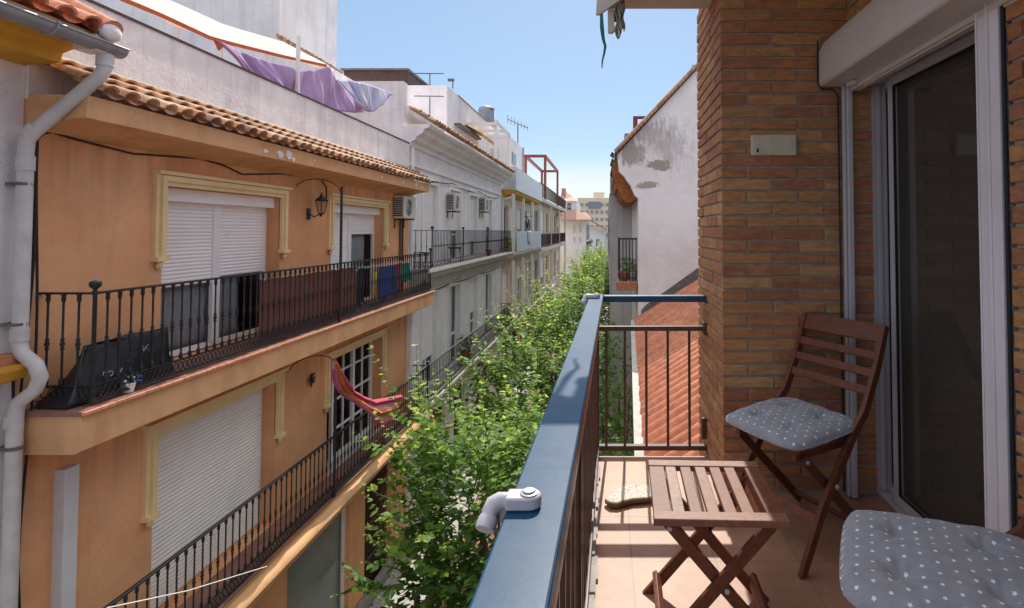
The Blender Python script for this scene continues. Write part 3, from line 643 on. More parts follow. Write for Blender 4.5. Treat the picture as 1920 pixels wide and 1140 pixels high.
# chair 1 front direction in the world: (-.86,-.5); local front is -Y, so local +Y maps to (.86,.5)
A1 = math.atan2(.5, .86)-PI/2
chair('folding wooden chair standing against the brick pier, facing the railing', (.815, 2.325, FL), A1).scale = (1, 1, 1.03)
cushion('grey cushion with white stars on the chair by the brick pier, its tag showing', (.815-.86*.035, 2.325-.5*.035, FL+.482), A1, .43, R(3), 1, (.17, .15))
A2 = math.atan2(-.43, .9)-PI/2
chair('folding wooden chair nearest the camera, only its cushioned seat and post in view', (.815, 1.27, FL), A2)
cushion('large grey star print cushion on the nearest chair at the bottom right', (.80, 1.285, FL+.494), A2, .45, R(2), 4)

# ------------------------------------------------------------------ flat stone / driftwood piece on the floor
st = local_empty('driftwood_piece', (.105, 2.62, FL), 'flat pale speckled piece with a wavy brown bark edge on the floor tiles', 'driftwood')
prof = [(-.105,-.052),(-.085,-.075),(-.055,-.078),(-.02,-.058),(.02,-.04),(.06,-.036),(.10,-.03),(.118,-.01),(.115,.09),(.07,.105),(.02,.10),(-.02,.092),(-.06,.055),(-.09,.0)]
mb = MB(); mb.prism([(x, y, .004) for x, y in prof], (0, 0, .022)); mat('speckle', (.66,.62,.54), (.40,.36,.30), scale=70, bmp=.4, bscale=90, lo=.5, hi=.6); obj('slab', mb, 'speckle', st, bevel=.005)
mb = MB(); mat('bark_edge', (.22,.11,.05), (.12,.06,.03), scale=30, bmp=.6, bscale=60)
mb.tube([(-.108,-.04,.018),(-.105,-.058,.020),(-.085,-.082,.018),(-.055,-.085,.018),(-.02,-.066,.018),(.02,-.047,.019),(.06,-.043,.02),(.10,-.036,.018),(.12,-.03,.018)], [.006,.009,.012,.012,.013,.012,.012,.012,.008], 10); obj('bark_rim', mb, 'bark_edge', st, smooth=60)
# ================================================================== left side of the street
GZ = -7.8
def facade(mb, X, y0, y1, z0, z1, ops, dep=.22, dr=-1):
    ys = sorted(set([y0, y1]+[v for o in ops for v in o[:2]])); zs = sorted(set([z0, z1]+[v for o in ops for v in o[2:4]]))
    for i in range(len(ys)-1):
        for j in range(len(zs)-1):
            cy = (ys[i]+ys[i+1])/2; cz = (zs[j]+zs[j+1])/2
            if any(o[0] < cy < o[1] and o[2] < cz < o[3] for o in ops): continue
            mb.add([(X,ys[i],zs[j]),(X,ys[i+1],zs[j]),(X,ys[i+1],zs[j+1]),(X,ys[i],zs[j+1])], [(0,1,2,3)])
    for a_, b2, c, d in [o[:4] for o in ops]:
        Xi = X+dr*dep
        mb.add([(X,a_,c),(X,b2,c),(X,b2,d),(X,a_,d),(Xi,a_,c),(Xi,b2,c),(Xi,b2,d),(Xi,a_,d)], [(0,1,5,4),(1,2,6,5),(2,3,7,6),(3,0,4,7)])
    return mb
def body(mb, X, y0, y1, z0, z1, deep, dr=-1):    # back, ends and top of a block whose street face is left to facade()
    Xb = X+dr*deep
    return mb.add([(X,y0,z0),(X,y1,z0),(X,y1,z1),(X,y0,z1),(Xb,y0,z0),(Xb,y1,z0),(Xb,y1,z1),(Xb,y0,z1)], [(3,2,6,7),(0,3,7,4),(1,5,6,2),(4,7,6,5)])
def shutter(mb, X, y0, y1, z0, z1, pitch=.045, dr=1):
    n_ = max(1, int(round((z1-z0)/pitch))); h = (z1-z0)/n_
    pr = []
    for k in range(n_): pr += [(X, z0+k*h), (X+dr*.010, z0+k*h+h*.22), (X+dr*.012, z0+k*h+h*.6), (X+dr*.006, z0+k*h+h*.93)]
    pr.append((X, z1))
    vs = [(x, y0, z) for x, z in pr]+[(x, y1, z) for x, z in pr]; L = len(pr)
    return mb.add(vs, [(i, L+i, L+i+1, i+1) for i in range(L-1)])
def trim(parent, X, y0, y1, ztop, zbot, w_=.14):
    mb = MB()
    for a_, b2 in ((y0-w_, y0), (y1, y1+w_)):
        mb.box(X-.01, X+.045, a_, b2, zbot, ztop)
        i0, i1 = (a_+.05, a_+.11) if a_ < y0-.01 else (a_+.03, a_+.09)
        mb.box(X+.045, X+.075, i0, i1, zbot, ztop+.05); c = (a_+b2)/2
        mb.box(X-.01, X+.085, a_-.01, b2+.01, zbot-.05, zbot)
        mb.lathe([(.005,-.14),(.03,-.12),(.035,-.09),(.02,-.07),(.055,-.05),(.05,-.045)], X+.03, c, zbot, 10)
    mb.box(X-.01, X+.0455, y0-w_-.004, y1+w_+.004, ztop, ztop+w_); mb.box(X+.045, X+.0752, y0-w_+.05, y1+w_-.05, ztop+.05, ztop+.11); mb.box(X, X+.095, y0-w_-.02, y1+w_+.02, ztop+w_-.02, ztop+w_+.02)
    return obj('window_surround', mb, 'cream_trim', parent)
def frame_rect(mb, X, y0, y1, z0, z1, t, d=.05):
    mb.box(X, X+d, y0, y0+t, z0, z1); mb.box(X, X+d, y1-t, y1, z0, z1); mb.box(X, X+d, y0+t, y1-t, z0, z0+t); mb.box(X, X+d, y0+t, y1-t, z1-t, z1); return mb
def barrel_tiles(mb, xe, ze, xr, zr, y0, y1, pitch=.21, rows=3, seed=1, r=.078):
    rr = random.Random(seed); L = math.hypot(xr-xe, zr-ze); d = Vector(((xr-xe)/L, 0, (zr-ze)/L)); nrm = Vector((-d.z, 0, d.x))
    if nrm.z < 0: nrm = -nrm
    n_ = int((y1-y0)/pitch)
    for i in range(n_+1):
        yc = y0+pitch*(i+.5)
        for kind in (0, 1):
            yy = yc+(pitch/2 if kind else 0)
            if yy > y1+.05: continue
            for k in range(rows):
                a0 = k*L/rows-(.05+rr.uniform(-.02, .02) if k == 0 and kind == 0 else .0)-(.04 if k else 0); a1 = (k+1)*L/rows+.02
                tone = rr.random(); jit = rr.uniform(-.012, .012); base = Vector((xe, 0, ze)); vs = []; N = 7
                for (t, rad, up) in ((a0, r*1.05, .045), (a1, r*.86, .0)):
                    for q in range(N):
                        an = PI*q/(N-1); s_ = 1 if kind == 0 else -1
                        off = (sin(an)*rad*.85+up+.01) if kind == 0 else (-sin(an)*rad*.6+up*.5+.02)
                        vs.append(base+d*t+nrm*off+Vector((0, yy+jit*(1 if t == a0 else .5)-cos(an)*rad, 0)))
                fs = [(q, q+1, N+q+1, N+q) for q in range(N-1)]
                if kind == 0:       # thickness at the open end
                    o = len(vs)
                    for q in range(N):
                        an = PI*q/(N-1); vs.append(base+d*(a0+.002)+nrm*(sin(an)*(r*1.05-.016)*.85+.045+.004)+Vector((0, yy+jit-cos(an)*(r*1.05-.016), 0)))
                    fs += [(q, o+q, o+q+1, q+1) for q in range(N-1)]
                    o2 = len(vs)
                    for q in range(N):
                        an = PI*q/(N-1); vs.append(base+d*(a0+.22)+nrm*(sin(an)*(r*1.0-.016)*.8+.03)+Vector((0, yy+jit-cos(an)*(r*1.0-.016), 0)))
                    fs += [(o+q, o2+q, o2+q+1, o+q+1) for q in range(N-1)]
                mb.add(vs, fs, tone)
    return mb
BALM = {}
def iron_railing(label, X, Xw, y0, y1, zf, h=.97, sp=.118, style=1, finials=(), grp=None, ends=(1, 1), simple=False, name='balcony_railing', rings=True):
    t = empty(name, (X, (y0+y1)/2, zf), label, 'railing', grp); ztop = zf+h; zb = zf+(.16 if rings else .08)
    mb = MB(); mb.box(X-.022, X+.022, y0, y1, ztop-.018, ztop)
    if ends[0]: mb.box(Xw, X-.022, y0, y0+.036, ztop-.018, ztop-.001)
    if ends[1]: mb.box(Xw, X-.022, y1-.036, y1, ztop-.018, ztop-.001)
    obj('top_rail', mb, 'iron', t)
    mb = MB()
    for z in ((zb, zf+.03) if rings else (zb,)):
        mb.box(X-.012, X+.012, y0, y1, z, z+.012)
        if ends[0]: mb.box(Xw, X-.012, y0, y0+.024, z+.001, z+.011)
        if ends[1]: mb.box(Xw, X-.012, y1-.024, y1, z+.001, z+.011)
    obj('bottom_rail', mb, 'iron', t)
    H_ = ztop-.016-zb
    key = (style, round(H_, 3), simple)
    if key not in BALM:
        mb = MB(); n_ = 8 if not simple else 5; r0 = .0085
        if style == 1: pr = [(r0,0),(r0*1.9,.015),(r0*2.1,.05),(r0*1.1,.07),(r0,.08),(r0,H_*.38),(r0*1.9,H_*.40),(r0*1.2,H_*.42),(r0*2.3,H_*.45),(r0*1.3,H_*.48),(r0*1.9,H_*.50),(r0,H_*.52),(r0,H_*.90),(r0*2.0,H_*.93),(r0*1.6,H_*.97),(r0*2.6,H_)]
        else: pr = [(r0,0),(r0,H_*.46),(r0*1.8,H_*.48),(r0*1.8,H_*.52),(r0,H_*.54),(r0,H_)]
        mb.lathe(pr, 0, 0, 0, n_); me = bpy.data.meshes.new('baluster'); me.from_pydata(mb.v, [], mb.f); me.materials.append(MATS['iron']); me.polygons.foreach_set('use_smooth', [True]*len(me.polygons)); BALM[key] = me
    pos = []
    n_ = int((y1-y0-.04)/sp); s2 = (y1-y0-.04)/n_
    pos += [(X, y0+.02+i*s2) for i in range(n_+1)]
    m_ = int(abs(X-Xw)/sp)
    for e, yy in ((ends[0], y0+.018), (ends[1], y1-.018)):
        if e: pos += [(X+(Xw-X)*(i/(m_+.5)), yy) for i in range(1, m_+1)]
    for (x, y) in pos:
        o = bpy.data.objects.new('baluster', BALM[key]); COL.objects.link(o); o.parent = t; o.location = (x-X, y-(y0+y1)/2, zb-zf+.004); ORG[o.name] = ORG[t.name]
    if rings:
        mb = MB(); dd = .118; k = int((y1-y0)/dd)
        def ring(cx, cy, cz, ax):
            N = 10 if not simple else 7; R0 = .055; pts = [(cx+(R0*cos(2*PI*q/N) if ax == 'x' else 0), cy+(R0*cos(2*PI*q/N) if ax == 'y' else 0), cz+R0*sin(2*PI*q/N)) for q in range(N+1)]
            mb.tube(pts, .006, 4, cap=False)
        for i in range(k): ring(X, y0+dd*(i+.5), zf+.10, 'y')
        for i in range(k): ring(X, y0+dd*(i+1), zf+.10, 'y') if not simple else None
        for e, yy in ((ends[0], y0+.012), (ends[1], y1-.012)):
            if e:
                for i in range(int(abs(X-Xw)/dd*2)): ring(X+(Xw-X)*(i+.5)*dd/2/abs(X-Xw), yy, zf+.10, 'x')
        obj('scroll_band', mb, 'iron', t)
    for (x, y) in finials:
        mb = MB(); mb.lathe([(.016,-h+.02),(.016,-.02),(.028,0),(.012,.02),(.02,.03),(.04,.05),(.045,.07),(.04,.09),(.0,.105)], x, y, ztop, 12); obj('finial_post', mb, 'iron', t, smooth=50)
    return t

# ------------------------------------------------------------------ orange building
XF = -4.9; B0, B1 = 4.49, 13.2; Z1F, Z0F = -1.5, -4.3
ob = empty('orange_building', (-5, 8.8, GZ), 'orange stuccoed building with cream window surrounds and a clay tile eave', 'building')
W1 = (5.89, 8.0, Z1F, .50); W2 = (9.5, 11.72, Z1F, .50); L1 = (5.85, 7.98, Z0F, -2.22); L2 = (9.45, 11.7, Z0F, -2.28); S1 = (8.35, 10.35, -7.35, -5.15); S2 = (11.0, 12.35, GZ+.02, -5.15)
mb = MB(); facade(mb, XF, B0, B1, GZ, 1.12, [W1, W2, L1, L2, S1, S2], .24); body(mb, XF, B0, B1, GZ, 1.12, 4.5)
mb.add([(XF-.25,B0,GZ),(XF-.25,B1,GZ),(XF-.25,B1,1.1),(XF-.25,B0,1.1)], [(0,1,2,3)]) if False else None
obj('wall', mb, 'orange_stucco', ob, recalc=False)
mb = MB(); mb.box(XF-2.2, XF-2.1, B0+.1, B1-.1, GZ, 1.0); 
for z in (Z1F-.06, Z0F-.06): mb.box(XF-2.1, XF-.24, B0+.1, B1-.1, z-.1, z+.05)
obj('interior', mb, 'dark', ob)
mb = MB(); XE = -4.40
prof = [(XF, .85), (-4.84, .875), (-4.74, .905), (-4.62, .935), (-4.50, .955), (XE, .96), (XE+.01, 1.15), (XF, 1.16)]
mb.prism([(x, B0-.005, z) for x, z in prof], (0, B1-B0+.01, 0)); cor = obj('cornice', mb, 'orange_trim_stucco', ob, smooth=35)
mb = MB(); rr = random.Random(5)
mb2 = MB()
for (py, zc, sz) in ((7.15, 1.0, .07), (7.35, 1.03, .10), (7.45, .98, .05), (6.85, 1.0, .045), (8.0,1.03,.03), (11.5,1.02,.05),(12.3,1.04,.07),(12.7,1.0,.05),(10.4,1.03,.04)):
    pts = []
    for k in range(11):
        r_ = sz*rr.uniform(.5, 1.1); pts.append((XE+.006+.003, py+r_*cos(2*PI*k/11)*1.2, zc+.03+r_*sin(2*PI*k/11)*.7))
    mb2 = MB(); mb2.prism(pts, (.003, 0, 0)); obj('bare_plaster_patch', mb2, 'white_paint', ob)
mb = barrel_tiles(MB(), XE+.055, 1.165, XF-.02, 1.50, B0-.02, B1+.0, .205, 3, 4); obj('tile_eave', mb, 'barrel_tile', ob, smooth=60, recalc=False)
mb = MB(); mb.prism([(XF, B0, 1.45), (XF+.05, B0, 1.46), (XF+.08, B0, 1.49), (XF+.03, B0, 1.55), (XF, B0, 1.58)], (0, B1-B0, 0)); obj('mortar_fillet', mb, 'concrete', ob)
mb = MB(); mb.box(XF-.12, XF-.001, B0, B1, 1.12, 2.17); obj('parapet', mb, 'old_white_stucco', ob)
mb = MB(); mb.box(XF-.14, XF+.015, B0, B1, 2.171, 2.195); obj('parapet_cap', mb, 'dark_brown', ob)
mb = MB(); mb.box(-9.4, -5.05, B0, B1, 1.125, 1.3); obj('terrace_floor', mb, 'terracotta', ob)
mb = MB(); mb.box(-6.75, -6.6, B0, 9.45, 1.3, 2.52); mat('pink_wall', (.80,.42,.40), (.84,.58,.56), scale=.6, bmp=.1); obj('terrace_wall', mb, 'pink_wall', ob)
for (y0, y1, z0, z1) in (W1, W2): trim(ob, XF, y0, y1, z1+.0, -.28)
for (y0, y1, z0, z1) in (L1, L2): trim(ob, XF, y0, y1, z1+.0, -3.02)
XR = XF-.20
# upper near window door
wd = obj('balcony_door', frame_rect(MB(), XR-.05, W1[0], W1[1], W1[2]+.02, .34, .06).box(XR-.05, XR+.022, 6.90, 7.03, W1[2]+.08, .34), 'white_paint', ob)
obj('shutter_box', MB().box(XR-.06, XR+.12, W1[0], W1[1]-.0, .34, .498), 'shutter_white', wd, bevel=.01)
mb = MB(); shutter(mb, XR-.005, W1[0]+.03, 6.90, -.66, .34); shutter(mb, XR-.005, 7.03, W1[1]-.05, -.60, .34); obj('roller_shutter', mb, 'shutter_white', wd, recalc=False)
mb = MB(); mb.box(XR-.052, XR-.045, W1[0]+.06, W1[1]-.06, W1[2]+.08, -.5); obj('glass', mb, 'glass', wd)
uvsheet('curtain', 60, 6, lambda u, v: Vector((XR-.12+.02*sin(u*70), W1[0]+.1+1.25*u*(1-.25*v*v)+.0, -1.45+1.0*(1-v)+.0)) if False else Vector((XR-.085+.012*sin(u*70), W1[0]+.08+1.42*u-.35*u*(1-v)*sin(PI*v), -1.45+1.0*v)), 'cloth_white', wd)
uvsheet('curtain', 40, 8, lambda u, v: Vector((XR-.085+.012*sin(u*60), 7.06+.50*u*(1-.12*sin(PI*v)), -1.45+1.0*v)), 'cloth_white', wd)
# upper far window door
wd = obj('balcony_door', frame_rect(MB(), XR-.05, W2[0], W2[1], W2[2]+.02, .34, .06).box(XR-.05, XR+.022, 10.50, 10.63, W2[2]+.08, .34), 'white_paint', ob)
obj('shutter_box', MB().box(XR-.06, XR+.12, W2[0], W2[1], .34, .498), 'shutter_white', wd, bevel=.01)
mb = MB(); shutter(mb, XR-.005, W2[0]+.03, 10.5, W2[2]+.05, .34); shutter(mb, XR-.005, 10.63, W2[1]-.06, -.07, .34); obj('roller_shutter', mb, 'shutter_white', wd, recalc=False)
mb = MB(); mb.box(XR-.052, XR-.045, 10.63, W2[1]-.06, W2[2]+.08, -.05); obj('glass', mb, 'glass', wd)
uvsheet('curtain', 30, 4, lambda u, v: Vector((XR-.085+.012*sin(u*50), 10.65+.78*u, -1.45+1.4*v)), 'cloth_white', wd)
# lower big shutter, lower glazed door
wd = obj('balcony_door', frame_rect(MB(), XR-.05, L1[0], L1[1], L1[2]+.02, L1[3], .05), 'white_paint', ob)
mb = MB(); shutter(mb, XR+.0, L1[0]+.03, L1[1]-.04, L1[2]+.04, L1[3], .05); obj('roller_shutter', mb, 'shutter_white', wd, recalc=False)
wd = obj('balcony_door', frame_rect(MB(), XR-.05, 10.0, L2[1], L2[2]+.02, L2[3], .07).box(XR-.05, XR+.012, 10.8, 10.88, L2[2]+.08, L2[3]), 'white_paint', ob)
mb = MB()
for z in (-3.75, -3.2, -2.7): mb.box(XR-.04, XR-.006, 10.07, L2[1]-.07, z, z+.03)
mb.box(XR-.04, XR-.008, 10.45, 10.48, L2[2]+.09, L2[3]-.07); mb.box(XR-.04, XR-.008, 11.25, 11.28, L2[2]+.09, L2[3]-.07)
obj('glazing_bar', mb, 'white_paint', wd); mb = MB(); mb.box(XR-.045, XR-.04, 10.05, L2[1]-.05, L2[2]+.08, L2[3]-.05); obj('glass', mb, 'glass', wd)
mb = MB(); mb.box(XF-.30, XF+.02, L2[0], L2[1], L2[2]-.02, L2[2]+.025); obj('sill', mb, 'light_concrete', wd)
# ground floor shop front and gate
wd = obj('shop_window', frame_rect(MB(), XF-.14, S1[0], S1[1], S1[2], S1[3], .06), 'white_paint', ob)
mb = MB(); mb.box(XF-.13, XF-.124, S1[0]+.05, S1[1]-.05, S1[2]+.05, S1[3]-.05); mat('shop_backing', (.58,.62,.57), (.48,.50,.44), scale=1.2, bmp=0); obj('glass', mb, 'glass', wd); mb = MB(); mb.box(XF-.19, XF-.17, S1[0], S1[1], S1[2], S1[3]); obj('backing_panel', mb, 'shop_backing', wd)
mb = MB()
for i in range(13): y = S2[0]+.05+i*(S2[1]-S2[0]-.1)/12; mb.box(XF-.12, XF-.10, y-.009, y+.009, S2[2], S2[3])
for z in (-7.6, -6.9, -6.2, -5.5): mb.box(XF-.125, XF-.095, S2[0], S2[1], z, z+.04)
obj('iron_gate', mb, 'dark_brown', ob)
mb = MB(); mb.box(XF-.0, XF+.05, S1[0]-.5, B1, GZ, GZ+.45); obj('plinth', mb, 'concrete', ob)
# slabs
def slab(parent, X0, X1, y0, y1, zt, prof, m, name='balcony_slab'):
    mb = MB(); mb.prism([(x, y0, z) for x, z in prof], (0, y1-y0, 0)); return obj(name, mb, m, parent, smooth=35)
slab(ob, 0, 0, B0, B1+.35, 0, [(XF+.002, Z1F-.045), (XE+.03, Z1F-.045), (XE+.035, Z1F-.33), (XE-.02, Z1F-.36), (XF+.002, Z1F-.36)], 'orange_trim_stucco')
mb = MB(); mb.box(XF+.001, XE+.045, B0-.02, B1+.36, Z1F-.042, Z1F-.004)
obj('balcony_tiles', mb, 'balcony_tile', ob)
mb = MB(); rr = random.Random(3); y = B0-.02; 
while y < B1+.3: 
    mb.box(XE+.045, XE+.075, y, y+.145, Z1F-.036, Z1F-.006-.002*rr.random(), rr.random()*.6); y += .15
obj('edge_tiles', mb, 'red_tile', ob, bevel=.004)
slab(ob, 0, 0, 2.5, B1+.2, 0, [(XF+.002, Z0F-.02), (XE-.03, Z0F-.02), (XE-.03, Z0F-.10), (XE+.03, Z0F-.13), (XE+.075, Z0F-.17), (XE+.085, Z0F-.21), (XE+.05, Z0F-.27), (XE-.0, Z0F-.30), (XE-.02, Z0F-.38), (XF+.002, Z0F-.38)], 'orange_trim_stucco')
mb = MB(); mb.box(XF+.001, XE+.0, 2.5, B1+.2, Z0F-.018, Z0F); obj('balcony_tiles', mb, 'balcony_tile', ob)
mb = MB(); mb.box(XF-.01, XF+.10, 4.80, 4.93, Z0F, -2.12); obj('white_duct', mb, 'pvc', ob, bevel=.006)
XB = XE-.03
iron_railing('black iron railing with knuckled bars on the upper balcony of the orange building', XB, XF, B0+.13, B1+.28, Z1F, finials=((XB, B0+.15), (XB, B1+.26)))
iron_railing('black iron railing on the lower balcony of the orange building', XB, XF, 3.7, B1+.1, Z0F, ends=(0, 0))

# things on the upper balcony
tp = empty('covered_bundle', (-4.62, 5.1, Z1F), 'black plastic sheet with pale scribbled marks leaning on the upper orange balcony', 'tarpaulin')
def tarp(u, v):
    y = 4.52+1.12*u+.26*v*(1-u); z = Z1F+.01+v*(.47+.02*u)+.015*sin(9*u+3*v)*v; return Vector((-4.53-.10*v+.025*sin(6*u)*sin(4*v+1)+.012*sin(15*u+5*v), y, z))
mb = MB(); mb.sheet(24, 10, tarp); o = obj('front_sheet', mb, 'tarp_black', tp, smooth=60, recalc=False); k = o.modifiers.new('s', 'SOLIDIFY'); k.thickness = .01
mb = MB(); mb.sheet(10, 8, lambda u, v: Vector((-4.63-.22*u, 4.80+.84*v-.0*u, Z1F+.48-.47*u**1.5+.01*sin(9*v)))); mb.add([(-4.53,4.52,Z1F+.01),(-4.84,4.55,Z1F+.01),(-4.82,4.80,Z1F+.2),(-4.63,4.80,Z1F+.47)], [(0,1,2,3)]); obj('top_sheet', mb, 'tarp_black', tp, smooth=60, recalc=False)
def mark(y, z, pts, r=.005): obj('pale_mark', MB().tube([(-4.488-.09*((z+q[1]-Z1F)/.47), y+q[0], z+q[1]) for q in pts], r, 4), 'pale_mark', tp)
arc = lambda cx, cz, r, a0, a1, n=8: [(cx+r*cos(a0+(a1-a0)*i/n), cz+r*sin(a0+(a1-a0)*i/n)) for i in range(n+1)]
mark(4.86, Z1F+.20, arc(0, .01, .020, 0, 5.0)); mark(4.86, Z1F+.20, arc(.05, .0, .022, 2.5, -2.0)); mark(4.86, Z1F+.20, arc(.09, -.035, .018, 1.5, -2)); mark(5.0, Z1F+.2, [(.0,-.02),(.03,.02)])
mark(5.28, Z1F+.34, [(.0,-.02),(.0,.03),(.06,-.02),(.06,.03),(0,-.02)], .005); mark(5.10, Z1F+.28, [(.0,-.01),(.03,.0)], .005)

fp = empty('flower_pot', (-4.46, 5.02, Z1F-.0), 'small white pot of blue and white flowers at the foot of the iron railing', 'flower pot')
mb = MB(); mb.lathe([(.04,0),(.055,.07),(.06,.08),(.05,.08)], -4.46, 5.02, Z1F, 12); obj('pot', mb, 'white_paint', fp)
for m_, s_ in (('cloth_white', 1), ('cloth_blue', 2), ('leaf_dark', 3)):
    rr = random.Random(s_); mb = MB()
    for k in range(16): mb.ball((-4.46+rr.uniform(-.06,.06), 5.02+rr.uniform(-.07,.07), Z1F+.11+rr.uniform(-.03,.05)), .014, 6)
    obj('foliage' if s_ == 3 else 'flower', mb, m_, fp)
sc_ = empty('slat_screen', (-4.5, 8.2, Z1F), 'reddish brown reed screen tied behind the upper iron railing', 'screen')
mb = MB(); rr = random.Random(8); y = 6.92
while y < 9.55: mb.box(-4.485+rr.uniform(-.004,.004), -4.475, y, y+.036, Z1F+.05, Z1F+.86+rr.uniform(-.015,.01), rr.random()*.3); y += .038
obj('reeds', mb, 'wood_slat_brown', sc_); mb = MB(); mb.box(-4.495,-4.486,6.92,9.56,-.9,-.87); mb.box(-4.495,-4.486,6.92,9.56,-1.3,-1.27); obj('batten', mb, 'dark_brown', sc_)
def hung(label, cat, mname, y0, y1, z1, z0, X=-4.50, amp=.02, name='hanging_cloth', grp=None, skew=0):
    ph = rnd.uniform(0, 6); mb = MB(); mb.sheet(12, 10, lambda u, v: Vector((X+amp*sin(9*u+ph+2*v)*(.3+v), y0+(y1-y0)*u+skew*v+.02*sin(5*v+ph), z1+(z0-z1)*v*(1-.06*sin(7*u+ph)))))
    o = obj(name, mb, mname, smooth=60, recalc=False, solid=.004); tag(o, label, cat, grp); return o
G = 'laundry hung out on the upper orange balcony'
hung('long black garment hung at the end of the reed screen', 'laundry', 'cloth_black', 9.62, 9.95, -.68, -1.36, name='garment', grp=G)
hung('narrow yellow cloth hung between the black and blue laundry', 'laundry', 'cloth_yellow', 10.33, 10.47, -.80, -1.24, name='garment', grp=G, amp=.01)
hung('blue trousers hung over the upper balcony railing', 'laundry', 'cloth_blue', 10.62, 11.45, -.72, -1.38, name='garment', grp=G, amp=.035)
hung('red garment hung right behind the blue trousers', 'laundry', 'cloth_red', 11.45, 11.68, -.72, -1.28, X=-4.53, name='garment', grp=G)
hung('green garment hung last in the row of laundry', 'laundry', 'cloth_green', 11.72, 12.20, -.72, -1.12, name='garment', grp=G, skew=.1)
rk = empty('drying_rack', (-4.52, 11, -.7), 'thin wire drying rack holding the laundry on the upper orange balcony', 'drying rack')
mb = MB(); mb.tube([(-4.52, 9.5, -.70), (-4.52, 12.3, -.70)], .006, 5); mb.tube([(-4.7, 9.5, -.70), (-4.7, 12.3, -.70)], .006, 5)
for y in (9.5, 12.3): mb.tube([(-4.42,y,-.70),(-4.75,y,-.70)], .006, 5); mb.tube([(-4.7,y,-.7),(-4.55,y,-1.49)], .006, 5)
obj('wire_frame', mb, 'white_paint', rk)
def hookpole(y, zb, zt, lab):
    t = empty('awning_pole', (XB, y, zb), lab, 'pole'); mb = MB(); mb.tube([(XB+.03, y, zb), (XB+.03, y, zt)], .022, 8); obj('pole', mb, 'iron', t)
    mb = MB(); pts = []
    for k in range(13): a_ = PI*.08+PI*.84*k/12; pts.append((XB-.22+.20*cos(a_)*1.0, y-.25+.30*cos(a_), zt-.10+.20*sin(a_)))
    mb.tube([(XB+.03, y, zt-.12)]+pts, .008, 6); obj('scroll_bracket', mb, 'iron', t); return t
hookpole(8.85, Z1F-.1, .74, 'black pole with curved bracket rising from the upper iron railing')
hookpole(8.75, Z0F, -2.08, 'black pole with curved bracket on the lower orange balcony, towel beside it')
# towel
tw = uvsheet('hanging_towel', 50, 40, lambda u, v: (lambda P: Vector((P.x+.05*sin(8*u+3*v)+.03*sin(17*v)+.012*sin(31*v+6*u)+.01*sin(40*u), P.y, P.z)))(atx(*(lambda U, V: ((1-v)*U[0]+v*V[0], (1-v)*U[1]+v*V[1]))((lambda q: (q[0], q[1]))(np.array([np.interp(u,[0,.2,.45,.7,1],[622,640,668,703,747]), np.interp(u,[0,.2,.45,.7,1],[672,708,733,750,740])])), (np.array([np.interp(u,[0,.2,.45,.7,1],[622,640,678,712,738]), np.interp(u,[0,.2,.45,.7,1],[692,735,765,800,792])]))), -4.32)), 'towel_stripes')
tag(tw, 'pink and orange striped towel blowing from a line over the lower balcony', 'towel')
# cable, lantern, ornament, air conditioner
pts = [atx(x, y, XF+.02) for x, y in ((57,560),(62,500),(70,262),(82,250),(98,248),(150,263),(250,288),(375,297),(420,310),(455,327),(530,326),(600,335),(612,350),(612,372))]
tag(obj('wall_cable', MB().tube(pts, .011, 5), 'dark'), 'black cable sagging along the orange wall under the tiled eave', 'cable')
mb = MB()
for k, dx in enumerate((-.03, .02, .06)):
    mb.tube([(XF+.05+.02*sin(z*2+k*2), 4.47+dx+.03*sin(z*1.3+k), z) for z in [(.8-.25*i) for i in range(26)]], .010, 5)
tag(obj('cable_bundle', mb, 'dark'), 'loose black cables running down the corner beside the grey downpipe', 'cable')
pl = at(600, 384, 8.75); L0 = Vector((-4.68, 8.75, pl.z))
lt = empty('wall_lantern', L0, 'black wrought iron wall lantern between the two upper windows', 'lantern')
mb = MB(); mb.lathe([(.0,-.20),(.012,-.19),(.02,-.16),(.05,-.15),(.055,-.14),(.055,-.135)], L0.x, L0.y, L0.z, 6); mb.lathe([(.105,.06),(.11,.075),(.06,.12),(.035,.135),(.03,.16),(.012,.17),(.012,.20),(.0,.215)], L0.x, L0.y, L0.z, 6)
for k in range(6): a_ = PI*k/3; mb.tube([(L0.x+.05*cos(a_), L0.y+.05*sin(a_), L0.z-.14), (L0.x+.10*cos(a_), L0.y+.10*sin(a_), L0.z+.065)], .006, 4)
obj('cage', mb, 'iron', lt); mb = MB(); mb.lathe([(.046,-.135),(.094,.06)], L0.x, L0.y, L0.z, 6); obj('lantern_glass', mb, 'glass', lt)
mb = MB(); mb.tube([(XF+.02, L0.y, L0.z-.14), (XF+.10, L0.y, L0.z-.20), (XF+.18, L0.y, L0.z-.16), (L0.x, L0.y, L0.z-.19)], .010, 6); mb.box(XF, XF+.025, L0.y-.04, L0.y+.04, L0.z-.24, L0.z-.06); obj('arm', mb, 'iron', lt)
og = atx(583, 712, XF+.03); mb = MB()
for s in (-1, 1):
    for (a_, r_) in ((.9, .11), (-.5, .085), (.2, .09)): 
        mb.prism([(og.x, og.y, og.z), (og.x+.02, og.y+s*r_*cos(a_)-.02*s, og.z+r_*sin(a_)+.03), (og.x+.02, og.y+s*r_*cos(a_)*1.1, og.z+r_*sin(a_)), (og.x+.01, og.y+s*r_*cos(a_)*.7, og.z+r_*sin(a_)-.03)], (.008, 0, 0))
mb.tube([(og.x+.01, og.y, og.z-.12), (og.x+.02, og.y, og.z+.10)], .014, 6)
tag(obj('wall_ornament', mb, 'iron'), 'small dark metal leaf ornament on the wall of the lower orange balcony', 'ornament')
